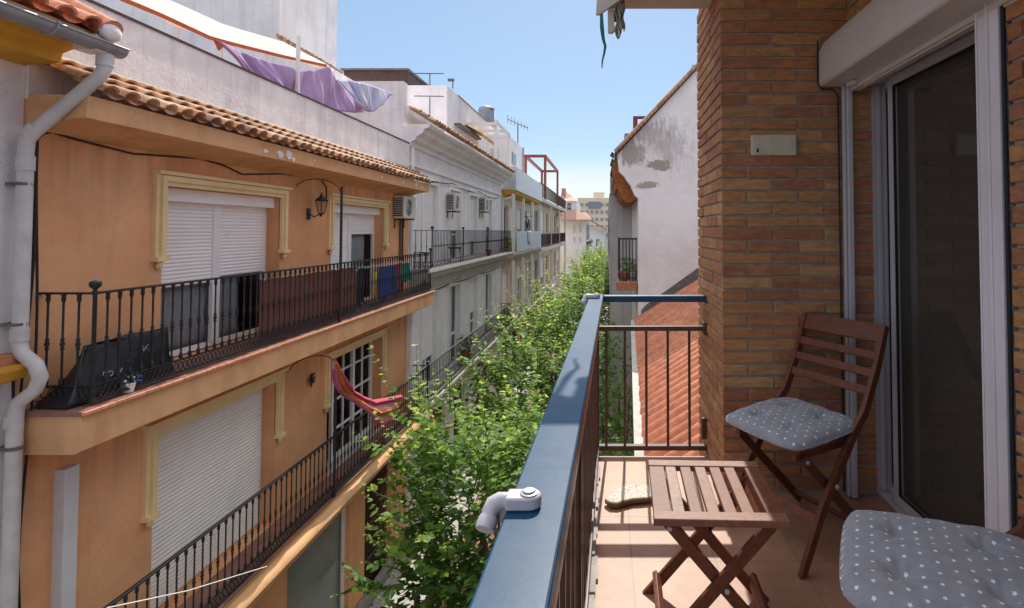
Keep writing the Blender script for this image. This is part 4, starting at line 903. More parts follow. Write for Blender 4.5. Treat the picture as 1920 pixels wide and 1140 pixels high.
def ac(X, y, z, lab, sy=.75, sz=.52, sx=.26, grp='air conditioner units on the house fronts', far=False):
    t = empty('air_conditioner', (X, y, z), lab, 'air conditioner', grp)
    obj('casing', MB().box(X+.02, X+sx, y, y+sy, z, z+sz), 'ac_beige', t, bevel=.012)
    mb = MB()
    for k in range(9): mb.box(X+.03, X+sx-.03, y-.006, y-.001, z+.05+k*.05, z+.075+k*.05)
    for k in range(3): mb.box(X+.06+k*.06, X+.065+k*.06, y-.008, y-.006, z+.04, z+sz-.04)
    obj('side_grille', mb, 'dark', t)
    mb = MB(); cy, cz = y+sy*.42, z+sz*.5
    for r_ in (.05, .09, .13, .17, .2): mb.tube([(X+sx+.008, cy+r_*cos(2*PI*k/18), cz+r_*sin(2*PI*k/18)) for k in range(19)], .004, 4)
    obj('fan_guard', mb, 'white_paint', t); mb = MB(); mb.tube([(X+sx+.001, cy, cz), (X+sx+.004, cy, cz)], .2, 20); obj('fan', mb, 'dark', t)
    mb = MB()
    for yy in (y+.08, y+sy-.1): mb.box(X, X+sx, yy, yy+.03, z-.03, z-.002); mb.box(X, X+.02, yy, yy+.03, z-.22, z-.03)
    obj('bracket', mb, 'dark_brown', t); return t
ac(XF, 12.22, .29, 'beige air conditioner on the orange wall under the eave end')
mb = MB(); mb.tube([(XF+.03, 12.6, .29), (XF+.03, 12.6, -1.45)], .018, 6); mb.tube([(XF+.03, 12.75, .29), (XF+.03, 12.75, -1.45)], .022, 6)
tag(obj('condenser_pipe', mb, 'dark_brown'), 'thin brown pipes dropping from the air conditioner on the orange wall', 'pipe')
# washing line strung off the lower balcony
tag(obj('washing_line', MB().tube([atx(200,1140,-4.35), atx(350,1108,-4.3), atx(500,1062,-4.25)], .006, 5), 'white_paint'), 'thin white line strung beside the lower iron railing', 'washing line')

# terrace canopy and cloths on the roof of the orange building
cn = empty('roof_canopy', (-6.2, 8.5, 1.3), 'cream fabric canopy with an orange hem over the roof terrace', 'canopy')
tt = [0, .2, .4, .55, .75, 1]
def cl(t): return atx(np.interp(t, tt, [205,300,393,433,533,612]), np.interp(t, tt, [-14,26,69,80,105,122]), -5.25)
def cu(t): return atx(np.interp(t, tt, [285,350,417,467,530,627]), np.interp(t, tt, [-14,14,45,60,78,128]), -7.3)
def cf(u, v):
    p_ = cl(u).lerp(cu(u), v); s = sin(PI*v); p_.z += -.12*s*(1+.4*sin(9*u))+.035*sin(14*u+5*v)*s+.018*sin(33*u-9*v)*s; return p_
uvsheet('canopy_cloth', 48, 16, cf, 'canopy_cream', cn)
mb = MB(); mb.sheet(48, 2, lambda u, v: cl(u)+Vector((.01, 0, -.05*v+.01))); obj('orange_hem', mb, 'canopy_red', cn, solid=.01, recalc=False)
mb = MB(); p_ = cl(.42); mb.add([p_, p_+Vector((0,.25,.0)), p_+Vector((0,.12,-.14))], [(0,1,2)]); obj('corner_tie', mb, 'canopy_red', cn, solid=.01, recalc=False)
mb = MB()
for t_ in (.15, .4, .66): p_ = cu(t_); mb.tube([p_, (p_.x, p_.y, 1.3)], .025, 6)
obj('support_pole', mb, 'white_paint', cn)
tag(obj('white_post', MB().box(-5.07, -5.02, 8.62, 8.67, 1.3, 3.20), 'white_paint', bevel=.004), 'thin white post standing at the terrace parapet in front of the purple cloth', 'post')
def poly_cloth(name, top, bot, X, m, label, amp=.05, fr=22, n_=110, cat='cloth'):
    tu = np.linspace(0, 1, len(top)); bu = np.linspace(0, 1, len(bot))
    def fn(u, v):
        a_ = (np.interp(u, tu, [q[0] for q in top]), np.interp(u, tu, [q[1] for q in top])); b2 = (np.interp(u, bu, [q[0] for q in bot]), np.interp(u, bu, [q[1] for q in bot]))
        p_ = atx(a_[0]*(1-v)+b2[0]*v, a_[1]*(1-v)+b2[1]*v, X); f_ = sin(fr*u+3.5*v)+.5*sin(fr*1.9*u-2*v)+.28*sin(fr*3.7*u+5*v*u)+.15*sin(fr*6.1*u-4*v); p_.x += amp*f_*(.35+.65*v); return p_
    mb = MB(); mb.sheet(n_, 16, fn); return tag(obj(name, mb, m, smooth=60, recalc=False, solid=.004), label, cat)
poly_cloth('purple_cloth', [(405,75),(450,97),(500,113),(560,132),(590,131),(615,124),(633,150),(660,182),(684,204)], [(470,142),(500,158),(530,172),(560,186),(590,198),(620,206),(645,210),(668,212),(686,210)], -5.10, 'purple_cloth', 'mauve cloth draped in folds over the terrace parapet')
poly_cloth('blue_white_cloth', [(630,149),(665,152),(700,161),(736,176)], [(684,207),(690,210),(700,209),(737,178)], -5.18, 'blue_cloth', 'blue and white cloth stretched at the far end of the terrace', amp=.03, fr=14)

# house with a tall white wall behind the terrace
wh = empty('white_house', (-10, 15, GZ), 'tall white house behind the canopy, with a tiled verge running down its gable', 'house')
e = at(523, 69, 14); e2 = at(627, 130, 14)
mb = MB(); mb.prism([(-16, 14, 1.2), (e2.x, 14, 1.2), (e2.x, 14, e2.z), (e.x, 14, e.z), (e.x, 14, 10), (-16, 14, 10)], (0, 3, 0)); obj('wall', mb, 'white_stucco', wh)
mb = MB(); dvec = Vector((e2.x-e.x, 0, e2.z-e.z)); n_ = 16
for i in range(n_):
    p_ = Vector((e.x, 13.95, e.z))+dvec*((i+.5)/n_); mb.tube([p_+Vector((0,-.08,.02)), p_+Vector((0,.5,.02))], .06, 7, rnd.random())
obj('verge_tiles', mb, 'barrel_tile', wh)

# ------------------------------------------------------------------ white house at the far left edge
nl = empty('white_corner_house', (-5.2, 3.5, GZ), 'white rendered house with mustard yellow cornice at the left edge', 'house')
mb = MB(); mb.box(-9, XF-.03, .5, 4.485, GZ, 1.44); obj('wall', mb, 'white_stucco', nl)
mb = MB(); mb.prism([(XF-.03, .5, 1.40), (-4.62, .5, 1.42), (-4.60, .5, 1.50), (-4.50, .5, 1.54), (-4.48, .5, 1.62), (XF-.03, .5, 1.62)], (0, 3.97, 0)); obj('yellow_cornice', mb, 'yellow_paint', nl)
mb = MB(); mb.prism([(XF-.029, 1.0, -1.25), (-4.78, 1.0, -1.20), (-4.74, 1.0, -1.12), (-4.74, 1.0, -1.08), (XF-.029, 1.0, -1.08)], (0, 3.42, 0)); obj('yellow_ledge', mb, 'yellow_paint', nl)
mb = MB(); mb.box(XF-.028, -4.80, 1.0, 4.40, -1.079, -1.0); obj('ledge_tile', mb, 'terracotta', nl)
mb = MB(); mb.prism([(-4.44, .5, 1.63), (-4.30, .5, 1.64), (-4.30, .5, 1.66), (-6.5, .5, 2.9), (-6.5, .5, 2.7), (-4.9,.5,1.63)], (0, 3.98, 0)); obj('roof_deck', mb, 'cream_trim', nl)
mb = barrel_tiles(MB(), -4.24, 1.66, -6.4, 2.85, .6, 4.35, .21, 6, 9); rt = obj('roof_tiles', mb, 'red_tile', nl, smooth=60, recalc=False)
mb = MB()
for k in range(5):
    a_ = Vector((-4.18-.42*k, 4.46, 1.69+.235*k)); b2 = Vector((-4.68-.42*k, 4.46, 1.97+.235*k)); mb.tube([a_, b2], [.095, .075], 12, [.1,.9,.3,.8,.2][k])
obj('verge_tiles', mb, 'red_tile', nl, smooth=50)
mb = MB(); mb.ball((-4.19, 4.455, 1.68), .10, 12, sc=(.5, 1, .85)); mb.box(-4.40,-4.22,4.36,4.50,1.50,1.63); obj('mortar_plug', mb, 'old_white_stucco', nl, smooth=60)
gt = empty('rain_gutter', (-4.25, 3.5, 1.5), 'grey metal rain gutter along the eave at the top left', 'gutter')
mb = MB(); N = 9; vs = []; fs = []
for y in (.5, 4.62):
    for rr_ in (.075, .068):
        for q in range(N): an = PI+PI*q/(N-1); vs.append((-4.25+rr_*cos(an), y, 1.575+rr_*sin(an)))
for q in range(N-1): fs += [(q, q+1, 2*N+q+1, 2*N+q), (N+q, 3*N+q, 3*N+q+1, N+q+1), (q, N+q, N+q+1, q+1), (2*N+q, 2*N+q+1, 3*N+q+1, 3*N+q)]
fs += [(0, 2*N, 3*N, N), (N-1, 2*N-1, 4*N-1, 3*N-1)]; mb.add(vs, fs); obj('channel', mb, 'galv', gt, smooth=40)
mb = MB(); mb.tube([(-4.322, .5, 1.58), (-4.322, 4.62, 1.58)], .012, 8); mb.tube([(-4.178, .5, 1.58), (-4.178, 4.62, 1.58)], .012, 8)
for y in (2.2, 3.3, 4.0): mb.box(-4.34, -4.16, y, y+.03, 1.575, 1.595); mb.tube([(-4.25+.08*cos(PI+PI*q/8), y+.015, 1.575+.08*sin(PI+PI*q/8)) for q in range(9)], .010, 5)
obj('bead_and_straps', mb, 'galv', gt)
dp = empty('downpipe', (-4.83, 4.40, GZ), 'grey plastic downpipe dropping from the gutter down the white wall', 'downpipe')
P_ = [(-4.27, 4.5, 1.52), (-4.27, 4.5, 1.38), (-4.31, 4.49, 1.30), (-4.74, 4.41, .84), (-4.80, 4.40, .76), (-4.81, 4.40, .66), (-4.81, 4.40, -.92), (-4.79, 4.40, -1.00), (-4.68, 4.41, -1.10), (-4.64, 4.41, -1.20), (-4.68, 4.41, -1.30), (-4.80, 4.40, -1.40), (-4.825, 4.40, -1.50), (-4.84, 4.40, GZ)]
mb = MB(); mb.tube(P_, .052, 16); obj('pipe', mb, 'pipe_grey', dp, smooth=50)
for a_, b2 in (((-4.27,4.5,1.50),(-4.27,4.5,1.40)), ((-4.81,4.40,.62),(-4.81,4.40,.50)), ((-4.81,4.40,-.80),(-4.81,4.40,-.90)), ((-4.835,4.40,-1.5),(-4.836,4.40,-1.6)), ((-4.79,4.4,.80),(-4.73,4.41,.87)), ((-4.84,4.4,-3.6),(-4.84,4.4,-3.7))): obj('pipe_socket', MB().tube([a_, b2], .060, 16), 'pipe_grey', dp, smooth=50)
for z in (.40, -.75, -1.75, -3.4): obj('clip', MB().tube([(-4.82, 4.40, z), (-4.82, 4.40, z-.025)], .062, 14).box(-4.93, -4.85, 4.36, 4.44, z-.025, z), 'flashing', dp)
# ------------------------------------------------------------------ white house beyond the orange building
w2 = empty('white_town_house', (-5, 19, GZ), 'white town house with two iron balconies and a moulded cornice, beyond the orange building', 'house')
X2 = -4.92; C0, C1 = 13.205, 24.9; F1, F0 = -.95, -4.3
up = [(14.25, 15.45, F1, 1.30), (16.7, 17.9, F1, 1.30), (19.1, 20.3, F1, 1.30), (21.6, 22.8, F1, 1.30)]
lo = [(14.3, 15.5, F0, -1.75), (16.7, 17.9, F0, -1.75), (19.1, 20.3, F0, -1.75), (21.6, 22.8, F0, -1.75)]
gr = [(14.0, 16.4, GZ+.3, -5.1), (17.4, 18.6, GZ, -5.1), (20.0, 22.5, GZ+.3, -5.1)]
mb = MB(); facade(mb, X2, C0, C1, GZ, 2.62, up+lo+gr, .18); body(mb, X2, C0, C1, GZ, 2.62, 6); obj('wall', mb, 'white_stucco', w2, recalc=False)
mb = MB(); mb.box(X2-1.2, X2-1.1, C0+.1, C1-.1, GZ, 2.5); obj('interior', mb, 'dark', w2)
def tall_window(parent, X, o, k=0, dr=1, fr='white_paint', tr=True, shut=None):
    y0, y1, z0, z1 = o; xi = X-dr*.15
    mb = MB(); frame_rect(mb, min(xi, xi+dr*.05), y0, y1, z0, z1, .07, .05); ym = (y0+y1)/2; mb.box(min(xi, xi+dr*.055), min(xi, xi+dr*.055)+.055, ym-.05, ym+.05, z0, z1); zz = z0+(z1-z0)*.36
    mb.box(xi, xi+dr*.045, y0+.07, ym-.05, zz, zz+.06); mb.box(xi, xi+dr*.045, ym+.05, y1-.07, zz, zz+.06)
    w_ = obj('window', mb, fr, parent); mb = MB(); mb.box(xi+.01, xi+.015, y0+.06, y1-.06, z0+.06, z1-.06); obj('pane', mb, 'dark_glass', w_)
    if k == 1: mb = MB(); shutter(mb, xi+dr*.06, y0+.02, y1-.02, z0+(z1-z0)*(shut or .0), z1, .05, dr); obj('roller_blind', mb, 'shutter_white', w_, recalc=False)
    if tr:
        mb = MB(); a_ = X; b2 = X+dr*.035
        mb.box(a_, b2, y0-.12, y0, z0, z1+.12); mb.box(a_, b2, y1, y1+.12, z0, z1+.12); mb.box(a_, b2, y0, y1, z1, z1+.12); mb.box(a_, X+dr*.06, y0-.16, y1+.16, z1+.121, z1+.17); obj('surround', mb, 'white_paint', w_)
    return w_
for i, o in enumerate(up): tall_window(w2, X2, o, 1, shut=(.0, .42, .25, .5)[i])
for i, o in enumerate(lo): tall_window(w2, X2, o, (1, 0, 1, 0)[i], shut=(.3, .35, .5, .3)[i])
for i, o in enumerate(gr): tall_window(w2, X2, o, 0, fr='dark_brown', tr=False)
mb = MB(); mb.prism([(x, C0, z) for x, z in [(X2, 2.10), (X2+.05, 2.12), (X2+.06, 2.22), (X2+.16, 2.27), (X2+.20, 2.36), (X2+.34, 2.44), (X2+.38, 2.54), (X2+.50, 2.58), (X2+.52, 2.66), (X2, 2.67)]], (0, C1-C0, 0)); obj('cornice', mb, 'white_stucco', w2)
mb = MB(); mb.prism([(X2, C0, 1.62), (X2+.06, C0, 1.64), (X2+.06, C0, 1.69), (X2, C0, 1.71)], (0, C1-C0, 0)); obj('string_course', mb, 'white_paint', w2)
mb = barrel_tiles(MB(), X2+.60, 2.70, X2-.02, 3.08, C0, C1, .21, 3, 14, r=.08); obj('tile_eave', mb, 'barrel_tile', w2, smooth=60, recalc=False)
mb = MB(); mb.box(X2-.0, X2+.12, 13.15, 13.28, -7.8+.0, 2.1) if False else None
mb.box(-7.6, -5.06, C0+.01, C0+.25, 2.62, 3.74); mb.box(-5.3, -5.06, C0+.25, 16.6, 2.62, 3.2); obj('roof_wall', mb, 'white_stucco', w2)
for zf, zt, zz in ((F1, -1.42, 0), (F0, -4.66, 0)):
    mb = MB(); mb.prism([(X2, C0+.05, zf-.01), (XE+.02, C0+.05, zf-.01), (XE+.03, C0+.05, zf-.09), (XE-.04, C0+.05, zf-.13), (XE-.07, C0+.05, zf-.24), (XE-.2, C0+.05, zf-.28), (XE-.25, C0+.05, zt), (X2, C0+.05, zt)], (0, C1-C0-.1, 0)); obj('balcony_slab', mb, 'light_concrete', w2)
iron_railing('black iron railing on the upper balcony of the white town house', XB, X2, C0+.35, C1-.15, F1, sp=.13, style=2, finials=((XB, C0+.37), (XB, 16.5), (XB, 20.0)), simple=True)
iron_railing('black iron railing on the lower balcony of the white town house', XB, X2, C0+.12, C1-.15, F0, sp=.13, style=2, finials=((XB, C0+.14),), simple=True)
ac(X2, 16.35, .62, 'nearer air conditioner on the upper wall of the white town house', sz=.56); ac(X2, 20.5, .75, 'farther air conditioner on the upper wall of the white town house', sz=.56)
# potted things on that balcony
for (y, lab, nm, m_) in ((16.2, 'round black metal stand on the white upper balcony', 'plant_stand', 'iron'),):
    t = empty(nm, (-4.6, y, F1), lab, 'plant stand'); mb = MB(); mb.lathe([(.20,.42),(.21,.44),(.20,.46)], -4.6, y, F1, 16)
    for k in range(3): mb.tube([(-4.6+.15*cos(k*2.1), y+.15*sin(k*2.1), F1+.43), (-4.6+.19*cos(k*2.1), y+.19*sin(k*2.1), F1)], .012, 5)
    obj('frame', mb, m_, t)
def pot(x, y, z, lab, m_='terracotta', s=1, plant=True, seed=1, grp=None, green='leaf_dark'):
    t = empty('potted_plant', (x, y, z), lab, 'potted plant', grp); mb = MB(); mb.lathe([(.07*s,0),(.10*s,.17*s),(.115*s,.17*s),(.115*s,.20*s),(.09*s,.20*s),(.09*s,.16*s)], x, y, z, 12); obj('pot', mb, m_, t)
    if plant:
        rr = random.Random(seed); mb = MB()
        for k in range(110):
            a_ = rr.uniform(0, 6.28); r_ = rr.uniform(.02, .16)*s; h_ = rr.uniform(.16, .48)*s; c = Vector((x+r_*cos(a_), y+r_*sin(a_), z+h_)); d = Vector((rr.uniform(-1,1), rr.uniform(-1,1), rr.uniform(-.3,1))).normalized()*.04*s; q = d.orthogonal().normalized()*.016*s
            mb.add([c-d, c+q, c+d, c-q], [(0,1,2,3)], rr.random()*.8)
        obj('leaves', mb, 'leaf', t, recalc=False)
    return t
pot(-4.55, 20.6, F1, 'red plastic pot behind the white upper balcony railing', 'plastic_red', 1.1, plant=False)
pot(-4.5, 24.3, F1, 'terracotta potted plant at the far end of the white upper balcony', s=1.3, seed=4)
pot(-4.6, 17.5, F0, 'bushy potted plant on the lower white balcony', s=1.8, seed=6)
for k, (z_, sg) in enumerate(((1.50, .10), (-1.62, .07))):
    pts = [(X2+.05, C0+.1+i*.9, z_-sg*sin(PI*((i*.9) % 3.6)/3.6)) for i in range(13)]
    tag(obj('facade_cable', MB().tube(pts, .014, 4), 'dark'), ('black cable looped under the cornice of the white town house', 'black cable looped above the lower windows of the white town house')[k], 'cable')
tag(obj('drain_pipe', MB().tube([(X2+.06, C0+.12, 2.1), (X2+.06, C0+.12, GZ+.1)], .045, 8), 'white_paint'), 'white drainpipe at the joint between the orange and white houses', 'drainpipe')
# penthouse structures set back behind the tile eave
ph = empty('roof_penthouse', (-6.5, 20, 2.6), 'white set-back penthouse with brown upper storey above the tiled cornice', 'penthouse')
a_ = at(838, 160, 20); r_ = at(930, 235, 29.0)
XPH = a_.x
mb = MB(); mb.prism([(XPH, 20, 2.5), (XPH, 20, a_.z), (XPH-6, 20, a_.z), (XPH-6, 20, 2.5)], (0, 9, 0)); obj('wall', mb, 'white_stucco', ph)
t = at(645, 132, 20.3); u = at(765, 131, 20.3)
mb = MB(); mb.box(t.x, u.x, 20.3, 24.5, a_.z+.002, t.z); obj('brown_upper_storey', mb, 'dark_brown', ph)
mb = MB(); mb.box(t.x-.1, u.x+.06, 20.2, 24.6, t.z, t.z+.06); obj('flat_roof', mb, 'flashing', ph)
mb = MB(); mb.prism([(XPH+.05, 21.5, a_.z+.004), (XPH-.9, 21.5, a_.z+.004), (XPH-.9, 21.5, a_.z+.35)], (0, 7.5, 0)); obj('tiled_roof', mb, 'terracotta', ph)
mb = MB(); mb.box(XPH, XPH+.25, 21.0, 24.5, 4.2, 4.28); obj('door_canopy', mb, 'flashing', ph)
ya = empty('yellow_awning', (XPH+.4, 24, 3.9), 'small yellow awning on the wall of the roof penthouse', 'awning'); A_ = at(857, 245, 23); B_ = at(885, 246, 25)
mb = MB(); mb.add([(XPH, 22.6, 4.55), (XPH, 25.2, 4.55), (XPH+.75, 25.2, 4.15), (XPH+.75, 22.6, 4.15)], [(0,1,2,3)]); mb.add([(XPH+.75, 22.6, 4.15), (XPH+.75, 25.2, 4.15), (XPH+.75, 25.2, 4.0), (XPH+.75, 22.6, 4.0)], [(0,1,2,3)]); obj('awning_cloth', mb, 'yellow_paint', ya, solid=.01, recalc=False)
tk = empty('water_tank', (-6.2, 29, 5.0), 'grey rounded water tank on the penthouse roof', 'water tank'); p_ = at(911, 232, 29.5)
mb = MB(); mb.lathe([(.40,0),(.42,.1),(.42,.75),(.36,.9),(.15,1.0),(0,1.02)], p_.x, 29.5, p_.z, 16); obj('tank', mb, 'galv', tk, smooth=40)
mb = MB(); mb.box(p_.x-.4, p_.x+.4, 29.1, 29.9, p_.z-1.4, p_.z-.002); obj('stand', mb, 'white_stucco', tk)
def antenna(px, py0, py1, Y, lab, kind='yagi'):
    b2 = at(px, py1, Y); t_ = at(px, py0, Y); o = empty('tv_antenna', b2, lab, 'antenna'); r_ = .022*Y/20
    obj('mast', MB().tube([b2, t_], r_, 6), 'flashing', o); mb = MB()
    if kind == 'yagi':
        d = Vector((.42*Y/26, .5, -.15)); mb.tube([t_-d, t_+d], r_*.7, 5)
        for k in range(7): c = t_-d+d*2*(k/6); mb.tube([c-Vector((0,0,.16-.01*k))*Y/20, c+Vector((0,0,.16-.01*k))*Y/20], r_*.4, 4)
    elif kind == 'bar': mb.tube([t_-Vector((.5*Y/17,0,-.03)), t_+Vector((.45*Y/17,0,.02))], r_, 5)
    else: mb.box(t_.x-.2, t_.x+.05, t_.y-.05, t_.y+.05, t_.z-.05, t_.z+.05)
    obj('head', mb, 'flashing', o); return o
antenna(806, 139, 160, 23, 'flat bar antenna above the brown upper storey', 'bar'); antenna(849, 150, 166, 22, 'small hooked mast on the penthouse roof edge', 'lamp')
antenna(806, 182, 222, 16, 'tall dark T-shaped mast standing on the roof of the white town house', 'bar'); antenna(925, 205, 237, 28, 'short slim antenna beside the water tank', 'lamp')
antenna(971, 232, 268, 30, 'open television antenna on a thin mast above the pergola', 'yagi')
# pergola
pg = empty('white_pergola', (-6, 24, 3), 'white slatted pergola on the roof terrace behind the tiled cornice', 'pergola')
mb = MB(); zt = at(950, 246, 25).z; xr = -4.75
for k in range(3): mb.box(xr-3.2, xr, 22.9+k*1.65, 23.05+k*1.65, zt-.12, zt)
mb.box(xr-.1, xr, 22.9, 26.3, zt+.001, zt+.12); mb.box(xr-3.2, xr-3.1, 22.9, 26.3, zt+.001, zt+.12); obj('beam', mb, 'white_paint', pg)
mb = MB(); mb.box(xr-.12, xr-.002, 26.0, 26.12, 2.6, zt-.13); mb.box(xr-.12, xr-.002, 23.0, 23.12, 2.6, zt-.13); obj('post', mb, 'white_paint', pg)
# ------------------------------------------------------------------ house with glazed galleries
w3 = empty('gallery_house', (-5, 30, GZ), 'white house with a solid roof terrace parapet and panelled balconies, third along the left', 'house')
D0, D1 = 24.92, 35.5; X3 = -4.95
up = [(25.5+2.1*i, 26.9+2.1*i, -1.05, 1.25) for i in range(5)]; lo = [(25.5+2.1*i, 26.9+2.1*i, -4.4, -2.0) for i in range(5)]; gr = [(25.6+2.6*i, 27.4+2.6*i, GZ+.2, -5.2) for i in range(4)]
mb = MB(); facade(mb, X3, D0, D1, GZ, 2.0, up+lo+gr, .18); body(mb, X3, D0, D1, GZ, 2.0, 6); mb.box(-11, X3-1.4, D0+.3, D1, 2.0, 4.4); obj('wall', mb, 'beige_wall', w3, recalc=False)
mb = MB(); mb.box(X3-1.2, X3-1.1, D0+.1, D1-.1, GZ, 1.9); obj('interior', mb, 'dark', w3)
for i, o in enumerate(up+lo): tall_window(w3, X3, o, 1 if i % 3 else 0, tr=False, shut=.1+.2*(i % 4))
for o in gr: tall_window(w3, X3, o, 0, fr='dark_brown', tr=False)
mb = MB(); mb.box(-4.38, -4.28, D0+.25, D1, 1.95, 3.05); mb.box(X3, -4.38, D0+.25, D0+.35, 1.95, 3.05); mb.box(X3, -4.38, D0+.35, D1, 1.95, 2.02); obj('terrace_parapet', mb, 'blue_grey_panel', w3)
mb = MB(); mb.prism([(X3, D0+.2, 1.94), (-4.34, D0+.2, 1.94), (-4.40, D0+.2, 1.80), (-4.6, D0+.2, 1.72), (X3, D0+.2, 1.70)], (0, D1-D0-.2, 0)); obj('soffit', mb, 'yellow_paint', w3)
mb = MB(); 
for z in (-1.06, -4.4): mb.prism([(X3, D0+.2, z), (-4.32, D0+.2, z), (-4.33, D0+.2, z-.12), (-4.45, D0+.2, z-.26), (X3, D0+.2, z-.34)], (0, D1-D0-.2, 0))
obj('balcony_slab', mb, 'light_concrete', w3)
mb = MB()
for y in (D0+.3, 28.2, 31.7, D1-.1): mb.box(-4.47, -4.35, y, y+.12, -1.05, 1.72); mb.box(-4.47, -4.35, y, y+.12, -4.4, -1.4)
obj('column', mb, 'white_paint', w3)
mb = MB(); mb.box(-4.36, -4.33, 25.9, D1-.4, -1.02, -.02)
for i in range(26): mb.box(-4.33, -4.32, 25.9+i*.35, 25.94+i*.35, -1.0, -.04)
obj('balustrade_panel', mb, 'blue_grey_panel', w3)
tag(obj('hung_cloth', MB().sheet(8, 8, lambda u, v: Vector((-4.29+.02*sin(9*u), 29.2+1.1*u+.1*v, -.0-.75*v*(1-.4*abs(u-.5))))), 'cloth_white', smooth=60, recalc=False, solid=.01), 'white cloth hung over the panelled balcony of the gallery house', 'cloth')
mb = MB(); mb.tube([(-4.40, 25.0, 1.72), (-4.40, 25.05, 1.60), (-4.7, 25.05, 1.5), (-4.88, 25.05, 1.5), (-4.88, 25.05, -1.1)], .06, 8); obj('rain_pipe', mb, 'white_paint', w3)
pot(-4.5, 25.5, -1.05, 'tall dark plant in a clay pot at the near end of the gallery balcony', s=1.5, seed=9)
# roof storey of that house: windows, awning
mb = MB(); mb.box(X3-1.38, X3-1.36, 27.2, 28.4, 2.6, 3.9); mb.box(X3-1.38, X3-1.36, 31, 32.2, 3.0, 3.9); obj('roof_window', mb, 'dark_glass', w3)
tag(obj('roof_awning', MB().add([(X3-1.3, 29, 3.5), (X3-1.3, 32, 3.5), (X3-.5, 32, 3.1), (X3-.5, 29, 3.1)], [(0,1,2,3)]), 'red_metal', solid=.02, recalc=False), 'dark red awning on the roof terrace of the gallery house', 'awning')
ch = empty('roof_room', (-5.9, 30, 2.0), 'small white roof room with grey edge posts beneath the television antenna', 'roof room')
mb = MB(); p_ = at(955, 246, 27); q_ = at(1000, 300, 33)
mb.box(-8, -5.02, 27, 32, 2.03, 4.95); obj('wall', mb, 'white_stucco', ch)
mb = MB(); mb.box(-5.02, -4.96, 26.98, 27.2, 2.03, 5.0); mb.box(-5.02, -4.96, 31.8, 32.02, 2.03, 5.0); obj('edge_post', mb, 'galv', ch)
obj('window', MB().box(-5.01, -4.99, 28.2, 29.4, 3.6, 4.2), 'dark_glass', ch); obj('front_window', MB().box(-5.9, -5.5, 26.97, 26.99, 2.9, 4.2), 'blue_grey_panel', ch)
# bicycle standing on the gallery balcony (wheels in the YZ plane)
bk = empty('bicycle', (-4.45, 30, -1.0), 'dark bicycle standing on its rear wheel position behind the gallery balustrade', 'bicycle')
bk['label'] = 'dark bicycle parked behind the panelled balustrade of the gallery house'
def wheel(y, z, r_=.36):
    mb = MB(); mb.tube([(-4.42, y+r_*cos(2*PI*k/22), z+r_*sin(2*PI*k/22)) for k in range(23)], .026, 6, cap=False); w_ = obj('wheel', mb, 'dark', bk)
    mb = MB()
    for k in range(10): mb.tube([(-4.42, y, z), (-4.42, y+r_*cos(2*PI*k/10), z+r_*sin(2*PI*k/10))], .005, 3)
    mb.ball((-4.42, y, z), .03, 6); obj('spokes', mb, 'galv', w_)
bz = .18
wheel(30.4, bz+.10); wheel(29.2, bz)
mb = MB(); a1 = (-4.42,29.2,bz); a2 = (-4.42,30.4,bz+.1); s0 = (-4.42,29.5,bz+.5); bb = (-4.42,29.75,bz-.02); hd = (-4.42,30.15,bz+.55)
for q0, q1 in ((a1, s0), (a1, bb), (bb, s0), (bb, hd), (s0, hd), (hd, a2)): mb.tube([q0, q1], .018, 6)
obj('frame', mb, 'dark', bk); mb = MB(); mb.tube([(-4.7,30.1,bz+.66),(-4.42,30.13,bz+.62),(-4.2,30.1,bz+.66)], .014, 6); obj('handlebar', mb, 'dark', bk); mb = MB(); mb.ball((-4.42,29.47,bz+.58), .11, 8, sc=(.6,1.1,.35)); obj('saddle', mb, 'dark', bk)
mb = MB(); mb.tube([(-4.5,29.2,-1.05),(-4.5,29.2,bz-.3)], .02, 5); mb.tube([(-4.5,30.4,-1.05),(-4.5,30.4,bz-.2)], .02, 5); obj('stand', mb, 'dark', bk)

# ------------------------------------------------------------------ ochre house with brown balconies and a roof frame
w4 = empty('ochre_house', (-5, 46, GZ), 'ochre house with brown railings and a red metal frame on its roof', 'house')
E0, E1 = 35.52, 57.5
up = [(36.6+3.4*i, 39.0+3.4*i, -1.2, 1.5) for i in range(6)]; lo = [(36.6+3.4*i, 39.0+3.4*i, -4.5, -2.0) for i in range(6)]
mb = MB(); facade(mb, -4.95, E0, E1, GZ, 2.4, up+lo, .3); body(mb, -4.95, E0, E1, GZ, 2.4, 6); obj('wall', mb, 'beige_wall', w4, recalc=False)
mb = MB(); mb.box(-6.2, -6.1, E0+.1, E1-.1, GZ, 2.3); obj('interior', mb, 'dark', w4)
for i, o in enumerate(up+lo): tall_window(w4, -4.95, o, 1 if i % 2 else 0, tr=False, shut=.1+.25*(i % 3))
mb = MB()
for z in (2.25, -1.2, -4.5): mb.box(-4.949, -4.35, E0+.3, E1, z-.25, z)
obj('balcony_slab', mb, 'light_concrete', w4)
mb = MB()
for y in (42.5, 50, 57): mb.box(-4.5, -4.36, y, y+.15, -1.2, 2.0); mb.box(-4.5, -4.36, y, y+.15, -4.5, -1.45)
obj('column', mb, 'beige_wall', w4)
